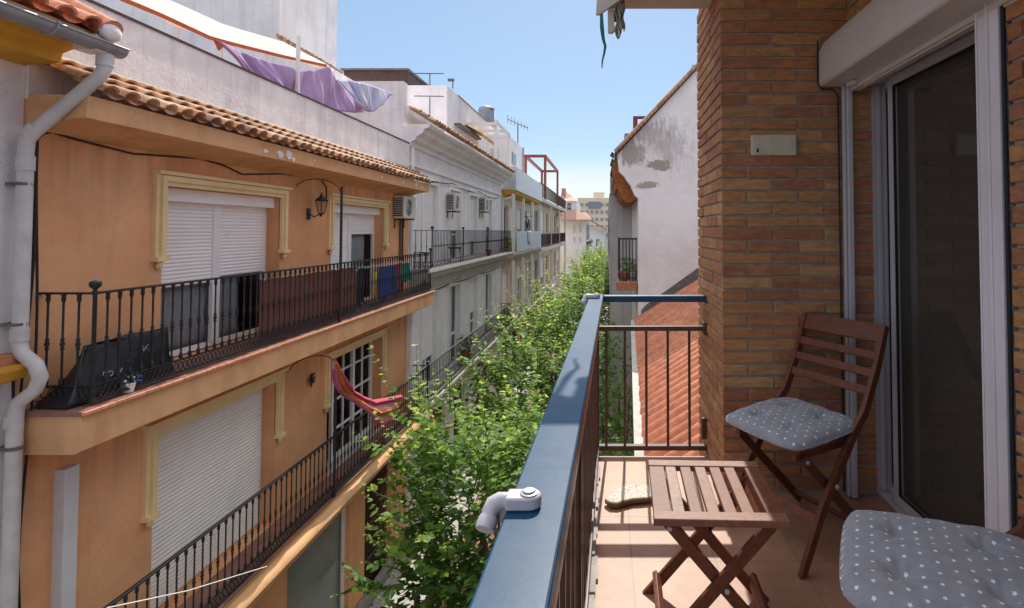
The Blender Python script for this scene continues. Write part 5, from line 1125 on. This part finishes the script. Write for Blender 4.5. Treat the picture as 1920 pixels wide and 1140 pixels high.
for i, (zf, lab) in enumerate(((2.25, 'dark railing round the roof terrace of the ochre house'), (-1.2, 'brown railing on the upper balcony of the ochre house'))):
    t = empty('terrace_railing', (-4.4, 46, zf), lab, 'railing'); obj('top_rail', MB().box(-4.44, -4.38, E0+.4, E1, zf+.96, zf+1.02).box(-4.44, -4.38, E0+.4, E1, zf+.1, zf+.14).box(-4.949, -4.44, E0+.4, E0+.46, zf+.96, zf+1.02), 'dark_brown', t)
    me = None
    for k in range(90):
        if me is None: b3 = obj('baluster', MB().box(-4.42, -4.40, E0+.45, E0+.475, zf+.14, zf+.96), 'dark_brown', t); me = b3
        else: c = me.copy(); COL.objects.link(c); c.parent = t; c.location.y += k*.243
    if i: obj('infill_panel', MB().box(-4.46, -4.445, 40, 57, zf+.15, zf+.9), 'dark_brown', t)
pf = empty('roof_frame', (-5, 45, 2.3), 'rusty red metal pergola frame standing on the roof of the ochre house', 'pergola')
mb = MB(); q0 = at(982, 298, 37); q1 = at(1027, 297, 40); ztt = q1.z
for (x, y) in ((-4.55, 39.5), (-4.55, 49.5), (-6.0, 39.5), (-6.0, 49.5)): mb.box(x-.09, x+.09, y-.09, y+.09, 2.26, ztt)
mb.box(-6.1, -4.46, 39.4, 39.6, ztt, ztt+.2); mb.box(-6.1, -4.46, 49.4, 49.6, ztt, ztt+.2); mb.box(-4.64, -4.46, 39.6, 49.4, ztt, ztt+.18); mb.box(-6.1, -5.9, 39.6, 49.4, ztt, ztt+.18)
obj('steel_frame', mb, 'red_metal', pf)
tag(obj('small_awning', MB().add([(-4.9,52,1.75),(-4.9,56.5,1.75),(-3.9,56.5,1.35),(-3.9,52,1.35)], [(0,1,2,3)]), 'red_metal', solid=.03, recalc=False), 'dark red awning over the upper balcony of the ochre house', 'awning')

# ------------------------------------------------------------------ houses closing the street
def far_block(name, label, Y, px0, px1, ytop, m, win=None, depth=12, cat='house', zb=None):
    a_ = at(px0, ytop, Y); b2 = at(px1, ytop, Y); t = empty(name, ((a_.x+b2.x)/2, Y, GZ), label, cat)
    obj('wall', MB().box(a_.x, b2.x, Y, Y+depth, GZ if zb is None else zb, a_.z), m, t); return t, a_.x, b2.x, a_.z
def fwin(parent, Y, x0, x1, z0, z1):
    w_ = obj('window', MB().box(x0, x1, Y-.06, Y+.02, z0, z0+.12).box(x0, x1, Y-.06, Y+.02, z1-.12, z1).box(x0, x0+.12, Y-.06, Y+.02, z0+.12, z1-.12).box(x1-.12, x1, Y-.06, Y+.02, z0+.12, z1-.12).box((x0+x1)/2-.05, (x0+x1)/2+.05, Y-.05, Y+.02, z0+.12, z1-.12), 'white_paint', parent); obj('pane', MB().box(x0+.12, x1-.12, Y-.03, Y-.02, z0+.12, z1-.12), 'dark_glass', w_)
t, x0, x1, zt = far_block('far_white_house', 'white house with glazed bays and clay tile roof where the street bends', 62, 1050, 1099, 414, 'white_paint')
for k, (px, py0, py1, w_) in enumerate(((1077, 420, 438, 7), (1088, 420, 438, 7), (1077, 442, 456, 7), (1088, 442, 456, 7), (1081, 465, 485, 6), (1061, 462, 488, 4), (1088, 465, 480, 5))):
    a_ = at(px-w_/2, py1, 62); b2 = at(px+w_/2, py0, 62); fwin(t, 62, a_.x, b2.x, a_.z, b2.z)
a_ = at(1050, 412, 61); b2 = at(1095, 400, 61); c_ = at(1125, 425, 75)
mb = MB(); mb.prism([(x1+.7, 61, zt), (x0, 61, zt), (x0, 63, zt+.9), (x1+.0, 63, zt+.9)], (0, 0, .12)); mb.add([(x1+.7,61,zt+.12),(x1-1,63,zt+1.3),(x1-1,76,zt+1.3),(x1+.7,76,zt+.12)], [(0,1,2,3)]); mb.add([(x1+.7,61,zt+.12),(x1-1,63,zt+1.3),(x0,63,zt+1.3),(x0,61,zt+.12)], [(0,1,2,3)]); obj('roof', mb, 'far_roof', t)
mb = MB(); mb.box(x0, x1-1.2, 63.5, 73, zt, zt+2.4); obj('roof_storey', mb, 'white_paint', t)
fwin(t, 63.5, x0+.7, x0+1.2, zt+1.4, zt+2.1); fwin(t, 63.5, x1-2.3, x1-1.8, zt+1.4, zt+2.1)
mb = MB(); mb.add([(x0-.2,63.2,zt+2.41),(x1-.9,63.2,zt+2.41),(x1-2.0,68,zt+3.2),(x0-.2,68,zt+4.2)], [(0,1,2,3)]); mb.box(x1-3.2, x1-2.7, 66, 66.5, zt+2.5, zt+4.1); obj('upper_roof', mb, 'far_roof', t)
mb = MB()
for z in (-1.3, -3.6): mb.box(x1, x1+.5, 62.5, 74, z-.2, z); 
for i in range(4): mb.box(x1+.005, x1+.02, 63+i*3, 64.4+i*3, -1.1, .8); mb.box(x1+.005, x1+.02, 63+i*3, 64.4+i*3, -3.5, -1.6)
obj('side_balconies', mb, 'dark_brown', t)
t, x0, x1, zt = far_block('far_sunlit_house', 'small pale house with sloping tile roofs farther down the street', 82, 1096, 1133, 432, 'white_paint')
mb = MB(); mb.prism([(x0-1, 81, zt+2.6), (x1+.4, 81, zt-.1), (x1+.4, 81, zt+.15), (x0-1, 81, zt+2.9)], (0, 14, 0)); obj('roof', mb, 'far_roof', t)
for i in range(2): fwin(t, 82, x0+.5+i*1.2, x0+1.2+i*1.2, zt-2.6, zt-1.2)
fwin(t, 82, x1-.9, x1-.3, zt-3, zt-1.6)
t, x0, x1, zt = far_block('distant_apartment_block', 'tan stepped apartment block on the skyline at the end of the street', 190, 1083, 1142, 371, 'far_tan', cat='apartment block', depth=25)
c_ = at(1112, 360, 190); d_ = at(1133, 360, 190); obj('roof_storey', MB().box(c_.x, d_.x, 192, 205, zt+.01, c_.z), 'far_tan', t)
c_ = at(1103, 378, 190); d_ = at(1127, 390, 190); mb = MB()
obj('recess_shade_box', MB().box(c_.x, d_.x, 189.6, 190.5, d_.z, c_.z), 'galv', t)  # grey box in front of the wall, its colour standing for a recess's shade
for r_ in range(7):
    for k in range(6):
        xx = x0+1+k*1.8; z = zt-1.9-r_*2.6; mb = MB(); mb.box(xx, xx+1.0, 189.8, 190.2, z-1.0, z); obj('window', mb, 'far_window', t)
t, x0, x1, zt = far_block('distant_pale_block', 'low pale block behind the trees at the end of the street', 120, 1105, 1150, 425, 'beige_wall', cat='building')
for k in range(3): fwin(t, 120, x0+.7+k*1.5, x0+1.6+k*1.5, zt-2.6, zt-1.2)

# ================================================================== right side
gh = empty('gabled_house', (3, 16, GZ), 'old white gabled house with stained and peeling plaster on the right', 'house')
YG = 13.3
def g(px, py): p_ = at(px, py, YG); return (p_.x, YG, p_.z)
a0 = g(1195, 560); 
mb = MB(); mb.prism([(a0[0]-.0, YG, GZ), (7.5, YG, GZ), (7.5, YG, 9.3), g(1310, 127), g(1157, 290), g(1161, 322), g(1170, 330), g(1176, 340), g(1182, 347), g(1190, 366), g(1197, 372)], (0, .3, 0)); obj('gable_wall', mb, 'peeling_wall', gh)
mb = MB(); mb.box(a0[0]+.02, 7.4, YG+.301, 26, GZ, 1.2); obj('wall', mb, 'old_white_stucco', gh)
mb = MB(); pA = Vector(g(1310, 127)); pB = Vector(g(1155, 291)); n_ = 22; sd_ = (pA-pB)
ext = pA+sd_*2.2
mb.prism([pB+Vector((-.03,-.06,-.03)), ext+Vector((-.03,-.06,-.03)), ext+Vector((-.03,-.06,.07)), pB+Vector((-.03,-.06,.07))], (0, 12.5, 0)); obj('roof_slab', mb, 'dark_brown', gh)
mb = MB()
for i in range(60): 
    p_ = pB+sd_*(i/24.)+Vector((-.02,-.10,.08)); mb.tube([p_, p_+sd_*.045+Vector((0,0,.015))], [.055,.045], 7, rnd.random())
obj('verge_tiles', mb, 'barrel_tile', gh)
mb = MB(); st_ = [(1157,300),(1149,302),(1150,330),(1154,336),(1155,350),(1160,353),(1162,362),(1168,372),(1176,378),(1186,377),(1197,372),(1190,366),(1182,347),(1176,340),(1170,330),(1161,322)]
poly = [g(x, y) for x, y in st_]; mb.prism([(p_[0], YG+.301, p_[2]) for p_ in poly], (0, 9, 0)); obj('carved_eave', mb, 'soffit_wood', gh)
for k in range(14):
    p_ = at(1151, 298, YG+.35+k*.6); mb = MB()
    for q in range(3): mb.tube([Vector((p_.x, YG+.35+k*.5, p_.z+.02-.25*q)), Vector((p_.x-.10, YG+.35+k*.5, p_.z+.09-.25*q))], .014, 4)
    obj('bird_spike', mb, 'dark', gh)
rl = empty('window_balcony', (.5, 14.3, -1.5), 'small black railed balcony crowded with clay pots on the gabled house', 'balcony')
xa = at(1160, 500, 13.9).x; zf = at(1160, 527, 13.9).z; zt_ = at(1160, 446, 13.9).z; xw = a0[0]+.02
mb = MB(); mb.box(xa, xw, 13.65, 15.0, zf-.10, zf); mb.prism([(xa, 13.62, zf-.002), (xw+.0, 13.62, zf-.002), (xw, 13.62, zf-.35), (xw-.1, 13.62, zf-.3)], (0, .02, 0)) if False else None; obj('floor_slab', mb, 'old_white_stucco', rl)
mb = MB(); mb.box(xa, xw, 13.66, 13.70, zt_-.04, zt_); mb.box(xa, xa+.04, 13.70, 15.0, zt_-.04, zt_); mb.box(xa,xw,13.66,13.69,zf+.08,zf+.11); obj('top_rail', mb, 'iron', rl)
for k in range(6): x = xa+.02+(xw-xa-.05)*k/5; obj('baluster', MB().box(x-.012, x+.012, 13.665, 13.69, zf, zt_-.04), 'iron', rl)
for k in range(9): obj('baluster', MB().box(xa+.005, xa+.03, 13.8+k*.14, 13.825+k*.14, zf, zt_-.04), 'iron', rl)
mb = MB(); mb.prism([(xa-.06, 13.35, zf-.18), (xa+.42, 13.35, zf-.18), (xa+.46, 13.35, zf+.02), (xa-.08, 13.35, zf+.02)], (0, .28, 0))
tag(obj('planter_box', mb, 'terracotta', bevel=.01), 'orange terracotta trough hung under the small railed balcony', 'planter')
pot(xa+.13, 13.82, zf, 'terracotta pot inside the small balcony, left of the pale blue one', s=1.3, plant=False); pot(xa+.36, 13.85, zf, 'pale blue flower pot inside the small balcony', 'cloth_white', 1.2, seed=12); pot(xa+.2, 14.3, zf, 'bushy potted plant at the back of the small balcony', s=1.2, seed=14)
ro = empty('roof_railing', (1.2, 18, 3), 'reddish metal railing corner showing above the gable roof line', 'railing')
p0 = at(1190, 222, 18); p1 = at(1215, 218, 18); p2 = at(1192, 262, 18)
mb = MB(); mb.box(p0.x-.05, p0.x+.1, 18, 18.15, p2.z-1, p0.z); mb.box(p0.x-.05, p1.x+.3, 18, 18.12, p0.z, p0.z+.08); mb.box(p1.x, p1.x+.08, 18, 18.12, p2.z-1, p0.z); obj('posts', mb, 'red_metal', ro)
mb = MB(); q_ = at(1178, 250, 17.5); mb.box(q_.x-.12, q_.x+.3, 17.5, 18, 1.2, q_.z); tag(obj('chimney', mb, 'galv'), 'grey chimney stub rising behind the gable roof line', 'chimney')
mb = MB(); q_ = at(1298, 122, 20); mb.prism([(q_.x-.3, 20, q_.z-1.5), (q_.x+2.5, 20, q_.z-1.5), (q_.x+2.5, 20, q_.z+.1), (q_.x, 20, q_.z)], (0, 2, 0)); tag(obj('roof_shed', mb, 'galv'), 'grey roof shed peeping over the top of the gable', 'shed')
# grey side wall farther along, behind the small balcony
gw = empty('grey_rendered_house', (1.5, 22, GZ), 'plain grey rendered house wall standing past the gabled house', 'house')
q_ = at(1144, 366, 16.5); mb = MB(); mb.box(q_.x, 6, 16.5, 40, GZ, q_.z); mat('grey_render', (.60,.54,.55), (.52,.47,.48), scale=1.5, streak=.5, bmp=.3); obj('wall', mb, 'grey_render', gw)
mb = MB(); mb.box(q_.x-.02, q_.x+.4, 16.48, 40, q_.z, q_.z+.06); obj('coping', mb, 'galv', gw)
mb = MB(); r0 = at(1144, 330, 17); mb.box(r0.x, r0.x+.12, 17, 17.15, q_.z+.06, r0.z); mb.tube([(r0.x+.1,17,r0.z),(r0.x+.45,17,q_.z+.1)], .04, 6); obj('roof_post', mb, 'galv', gw)
mb = MB()
for i in range(3): mb.box(q_.x-.02, q_.x+.0, 20+5*i, 21.5+5*i, -4, -2); mb.box(q_.x-.02, q_.x+.0, 20+5*i, 21.5+5*i, -1, .6)
obj('window', mb, 'dark_glass', gw)
# low neighbour with red corrugated tiles
lr = empty('tiled_outbuilding', (1.5, 8, GZ), 'low building with a bright red ribbed tile roof right below our balcony', 'outbuilding')
Y0, Y1 = 3.6, 13.28
def ex(y): return .40+(y-5.43)*.0412
def zf_(y): return -2.22
mb = MB(); pitch = .235; n_ = int((Y1-Y0)/pitch); SL = .63; rows = 4; LL = 3.4; sub = 12
rr = random.Random(4)
for r_ in range(rows):
    for i in range(n_):
        y0 = Y0+i*pitch; tone = rr.random(); vs = []; lift0 = .010; lift1 = .0; j1 = rr.uniform(-.008,.008)
        for (s_, lf) in ((r_/rows*LL-.03, lift0), ((r_+1)/rows*LL, lift1)):
            for q in range(sub+1):
                yy = y0+pitch*q/sub; h = .085*max(0, sin(PI*(q/sub-.17)/.66))**.75 if .17 < q/sub < .83 else 0; x = ex(yy)+s_+j1; vs.append((x, yy, -2.22+s_*SL+h+lf))
        o = len(vs)
        for q in range(sub+1): v_ = vs[q]; vs.append((v_[0], v_[1], v_[2]-.03))
        mb.add(vs, [(q, q+1, sub+2+q, sub+1+q) for q in range(sub)]+[(q, o+q, o+q+1, q+1) for q in range(sub)], tone)
obj('roof', mb, 'ridge_tile', lr, smooth=60, recalc=False)
mb = MB(); mb.add([(ex(Y0)+.06, Y0, GZ), (4, Y0, GZ), (4, Y0, -2.3+3.4*SL), (ex(Y0)+.06, Y0, -2.3), (ex(Y1)+.06, Y1, GZ), (4, Y1, GZ), (4, Y1, -2.3+3.4*SL), (ex(Y1)+.06, Y1, -2.3)], [(0,1,2,3),(4,7,6,5),(0,3,7,4),(1,5,6,2),(3,2,6,7)]); obj('wall', mb, 'old_white_stucco', lr)
mb = MB(); mb.add([(ex(Y0)-.12, Y0, -2.32), (ex(Y0)-.02, Y0, -2.32), (ex(Y0)-.02, Y0, -2.2), (ex(Y0)-.12, Y0, -2.2), (ex(Y1)-.12, Y1, -2.32), (ex(Y1)-.02, Y1, -2.32), (ex(Y1)-.02, Y1, -2.2), (ex(Y1)-.12, Y1, -2.2)], [(0,1,2,3),(7,6,5,4),(0,4,5,1),(1,5,6,2),(2,6,7,3),(3,7,4,0)]); obj('eave_gutter', mb, 'light_concrete', lr)
mb = MB(); mb.prism([(ex(Y1)+.15, Y1-.03, -2.12), (4, Y1-.03, -2.12+3.2*SL), (4, Y1-.03, -1.72+3.2*SL), (ex(Y1)+.3, Y1-.03, -1.80), (ex(Y1)+.15, Y1-.03, -1.95)], (0, .04, 0)); obj('flashing', mb, 'flashing', lr)
# ================================================================== street
mb = MB(); mb.add([(-400,-60,GZ-.02),(400,-60,GZ-.02),(400,900,GZ-.02),(-400,900,GZ-.02)], [(0,1,2,3)]); tag(obj('ground', mb, 'asphalt', recalc=False), kind='structure')
mb = MB(); mb.add([(-4.9,-5,GZ-.012),(.6,-5,GZ-.012),(.6,60,GZ-.012),(-4.9,60,GZ-.012)], [(0,1,2,3)]); tag(obj('street_paving', mb, 'paving', recalc=False), kind='structure')
mb = MB(); mb.box(-4.9, -3.75, -5, 60, GZ-.1, GZ+.10); tag(obj('left_pavement', mb, 'light_concrete', bevel=.01), kind='structure')
mb = MB(); mb.box(-.55, .62, -5, 60, GZ-.1, GZ+.10); tag(obj('right_pavement', mb, 'light_concrete', bevel=.01), kind='structure')
hl = MB(); rr = random.Random(2)
hl.sheet(40, 2, lambda u, v: Vector((-300+600*u, 420+60*v, GZ-5+(13+6*sin(u*9)+3*sin(u*23))*v))); tag(obj('hills', hl, 'leaf_dark', recalc=False), kind='structure')

LEAF = [(0,-.5,0),(.30,-.30,.05),(.42,.02,.06),(.22,.34,.03),(0,.62,-.05),(-.22,.34,.03),(-.42,.02,.06),(-.30,-.30,.05)]
LF = [(0,1,2,3),(0,3,4,5),(0,5,6,7)]
LV = np.array(LEAF)
def leaves_mesh(pos, dirs, nrm, size, tone, name='leaves'):
    n_ = len(pos); d = dirs/np.linalg.norm(dirs, axis=1, keepdims=True); s = np.cross(d, nrm); s /= (np.linalg.norm(s, axis=1, keepdims=True)+1e-9); u = np.cross(s, d)
    V = pos[:, None, :]+size[:, None, None]*(LV[None, :, 0, None]*s[:, None, :]+(LV[None, :, 1, None]+.5)*d[:, None, :]+LV[None, :, 2, None]*u[:, None, :])
    V = V.reshape(-1, 3); k = len(LV); Fc = (np.array(LF)[None]+np.arange(n_)[:, None, None]*k).reshape(-1)
    me = bpy.data.meshes.new(name); nf = n_*3; me.vertices.add(len(V)); me.vertices.foreach_set('co', V.ravel()); me.loops.add(nf*4); me.loops.foreach_set('vertex_index', Fc)
    me.polygons.add(nf); me.polygons.foreach_set('loop_start', np.arange(nf)*4); me.polygons.foreach_set('loop_total', np.full(nf, 4)); me.update()
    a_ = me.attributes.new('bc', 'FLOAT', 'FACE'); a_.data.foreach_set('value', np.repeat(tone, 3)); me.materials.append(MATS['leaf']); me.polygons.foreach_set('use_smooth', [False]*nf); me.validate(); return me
def make_tree(seed, H, rad, vr, cz, nshoot, lsize, per=14, slen=(.5, 1.1), long_=14):
    """H trunk top, rad/vr crown radii, cz crown centre height; returns trunk, limbs, crown meshes in local coords"""
    g_ = np.random.default_rng(seed); rr = random.Random(seed)
    tr = MB(); pts = [(0,0,0),(.03,.02,H*.4),(-.04,.05,H*.75),(.0,.0,H)]; tr.tube(pts, [.12,.095,.085,.07], 10)
    limbs = []; lm = []
    for k in range(11):
        a_ = 2*PI*k/11+rr.uniform(-.3,.3); el = rr.uniform(.25, 1.25); L = rr.uniform(.65, .95); end = Vector((rad*L*cos(a_)*cos(el*.8), rad*L*sin(a_)*cos(el*.8), cz+vr*L*sin(el)*rr.uniform(.6,1.05)-.2)); st_ = Vector((0,0,H*rr.uniform(.75,1)))
        mid = st_.lerp(end, .5)+Vector((rr.uniform(-.2,.2), rr.uniform(-.2,.2), rr.uniform(-.1,.3))); P_ = [st_, st_.lerp(mid, .5)+Vector((0,0,.05)), mid, mid.lerp(end,.5)+Vector((0,0,.08)), end]
        m_ = MB(); m_.tube(P_, [.05,.04,.03,.02,.008], 6); limbs.append(m_); lm.append(P_)
    pos = []; dr = []; nr = []; sz = []; tn = []; tw = MB()
    for i in range(nshoot+long_):
        lng = i >= nshoot
        while 1:
            p_ = Vector((rr.uniform(-1,1), rr.uniform(-1,1), rr.uniform(-1,1)))
            if .35 < p_.length < 1 and (rr.random() < p_.length**1.5): break
        if lng: p_ = p_.normalized()*.85; p_.z = abs(p_.z)*.8+.1
        # lumpy crown outline
        q = p_.normalized(); lump = 1+.16*sin(3.1*q.x*2+seed)+.13*sin(4.7*q.y*2+1.7*seed)+.10*sin(5*q.z*2+seed*.7)
        s0 = Vector((p_.x*rad*lump, p_.y*rad*lump, cz+p_.z*vr*lump))
        d = Vector((q.x*.8, q.y*.8, q.z*.5+.55)).normalized()+Vector((rr.uniform(-.45,.45), rr.uniform(-.45,.45), rr.uniform(-.35,.35))); d.normalize()
        L = rr.uniform(*slen)*(1.5 if lng else 1); n_ = int(per*(L/slen[1])*1.2)
        bend = Vector((0, 0, rr.uniform(-.35, .25) if not lng else rr.uniform(-.1,.5))); outer = min(1, p_.length)
        prev = None; tpts = []
        for k in range(n_+1):
            t = k/n_; c = s0+d*(L*(t-.35))+bend*(t*t)*L; tpts.append(c)
            for sgn in ((-1, 1) if rr.random() < .7 else (1,)):
                if rr.random() < .08: continue
                sidev = d.cross(Vector((rr.uniform(-.4,.4), rr.uniform(-.4,.4), 1))).normalized()*sgn
                ld = sidev*.8+d*.45+Vector((rr.uniform(-.35,.35), rr.uniform(-.35,.35), rr.uniform(-.6,.15)))
                pos.append(c); dr.append(ld); nv = Vector((rr.uniform(-.5,.5), rr.uniform(-.5,.5), 1)).normalized(); nr.append(nv)
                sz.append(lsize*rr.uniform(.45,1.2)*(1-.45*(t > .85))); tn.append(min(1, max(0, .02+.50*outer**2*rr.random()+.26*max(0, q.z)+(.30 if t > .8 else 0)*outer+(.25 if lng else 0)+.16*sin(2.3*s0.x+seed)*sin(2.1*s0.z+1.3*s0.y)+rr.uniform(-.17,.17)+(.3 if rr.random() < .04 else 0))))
        if lng or i % 3 == 0: tw.tube([tpts[0], tpts[len(tpts)//2], tpts[-1]], [.010,.007,.003], 4)
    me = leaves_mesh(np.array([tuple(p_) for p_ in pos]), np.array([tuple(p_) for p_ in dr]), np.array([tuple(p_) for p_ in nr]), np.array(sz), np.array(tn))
    return tr, limbs, tw, me
def add_tree(kit, x, y, lab, rz=0, sc=1, first=True, gz=GZ+.1):
    tr, limbs, tw, me = kit; t = local_empty('street_tree', (x, y, gz), lab, 'tree', 'street trees down the middle of the road', rz); t.scale = (sc, sc, sc)
    if 'trunk' not in kitm.setdefault(id(me), {}):
        K = kitm[id(me)]; a_ = obj('trunk', tr, 'bark', t, smooth=60); K['trunk'] = a_.data; K['limbs'] = []
        for m_ in limbs: o = obj('limb', m_, 'bark', t, smooth=60); K['limbs'].append(o.data)
        o = obj('twigs', tw, 'bark_new', t); K['tw'] = o.data
    else:
        K = kitm[id(me)]
        for nm, dt in [('trunk', K['trunk'])]+[('limb', d) for d in K['limbs']]+[('twigs', K['tw'])]:
            o = bpy.data.objects.new(nm, dt); COL.objects.link(o); o.parent = t
    o = bpy.data.objects.new('crown', me); COL.objects.link(o); o.parent = t; return t
kitm = {}
near = make_tree(11, 1.9, 1.34, 2.05, 3.25, 520, .112, 14, (.45, 1.05), 30)
mid = make_tree(23, 2.1, 1.36, 1.75, 3.6, 310, .122, 13, (.5, 1.05), 34)
far = make_tree(37, 2.2, 1.35, 1.6, 3.6, 220, .14, 11, (.5, 1.0), 18)
far2 = make_tree(41, 2.2, 1.45, 1.5, 3.6, 220, .14, 11, (.5, 1.0), 18)
add_tree(near, -1.7, 7.5, 'nearest street tree, its leafy crown right below the blue railing')
add_tree(mid, -1.7, 12.0, 'second street tree from the camera, beside the lower iron railing', 1.0)
add_tree(mid, -1.5, 16.3, 'third street tree from the camera, with upright pale green shoots', 2.6, 1.08)
specs = [(-1.4, 20.3, .4, 1.0, far), (-1.3, 24, 2.0, 1.05, far2), (-1.2, 27.5, 3.3, 1.06, far), (-1.1, 32, 4.4, 1.08, far2), (-1.05, 37, 5.2, 1.1, far), (-1.0, 42, .9, 1.1, far2), (-.9, 48, 2.9, 1.12, far), (-.8, 55, 1.9, 1.15, far2)]
words = ['fourth', 'fifth', 'sixth', 'seventh', 'eighth', 'ninth', 'tenth', 'eleventh']
for (x, y, rz, sc, kit), wd_ in zip(specs, words): add_tree(kit, x, y, wd_+' street tree from the camera in the row down the street', rz, sc)
# shrubs and climbing greenery between the low tiled roof and our balcony
def shrub(x, y, z, s, lab, seed, n_=90, grp=None):
    t = local_empty('climbing_shrub', (x, y, z), lab, 'shrub', grp); g_ = random.Random(seed); pos = []; dr = []; nr = []; sz = []; tn = []; m_ = MB()
    for k in range(7): a_ = g_.uniform(0, 6.28); m_.tube([(0, 0, 0), (s*.3*cos(a_), s*.5*sin(a_), s*.6), (s*.4*cos(a_), s*.9*sin(a_), s*1.5)], [.02, .014, .006], 5)
    obj('stems', m_, 'bark', t)
    for i in range(n_):
        p_ = Vector((g_.gauss(0, .32)*s, g_.gauss(0, .7)*s, g_.uniform(.1, 1.9)*s)); d = Vector((g_.uniform(-1,1), g_.uniform(-1,1), g_.uniform(-.1,1))).normalized()
        for k in range(10):
            c = p_+d*.04*k; pos.append(c); dr.append(Vector((g_.uniform(-1,1), g_.uniform(-1,1), g_.uniform(-.6,.4)))); nr.append(Vector((g_.uniform(-.5,.5), g_.uniform(-.5,.5), 1))); sz.append(.075*g_.uniform(.6,1.2)); tn.append(g_.uniform(.05,.6))
    me = leaves_mesh(*[np.array([tuple(v) for v in q]) for q in (pos, dr, nr)], np.array(sz), np.array(tn)); o = bpy.data.objects.new('leaves', me); COL.objects.link(o); o.parent = t
shrub(.22, 8.2, -6.0, 1.55, 'leafy shrub growing beside the low tiled roof, nearest the balcony', 3, 260)
shrub(.28, 11.5, -5.2, 1.5, 'leafy shrub beyond the first one, against the low tiled building', 5, 240)
shrub(.1, 5.6, -6.8, 1.5, 'dark leafy shrub low down under the end of the railing', 7, 200)
# parked things glimpsed in the street: bench of low planters
for i, (x, y, lab) in enumerate(((-3.55, 10.2, 'round street bollard nearest the iron gate of the orange building'), (-3.55, 13.2, 'round street bollard farther along the left pavement'))):
    t = empty('bollard', (x, y, GZ+.1), lab, 'bollard', 'bollards on the left pavement'); obj('post', MB().lathe([(.06,0),(.055,.8),(.07,.82),(.05,.9),(0,.93)], x, y, GZ+.1, 12), 'iron', t, smooth=40)
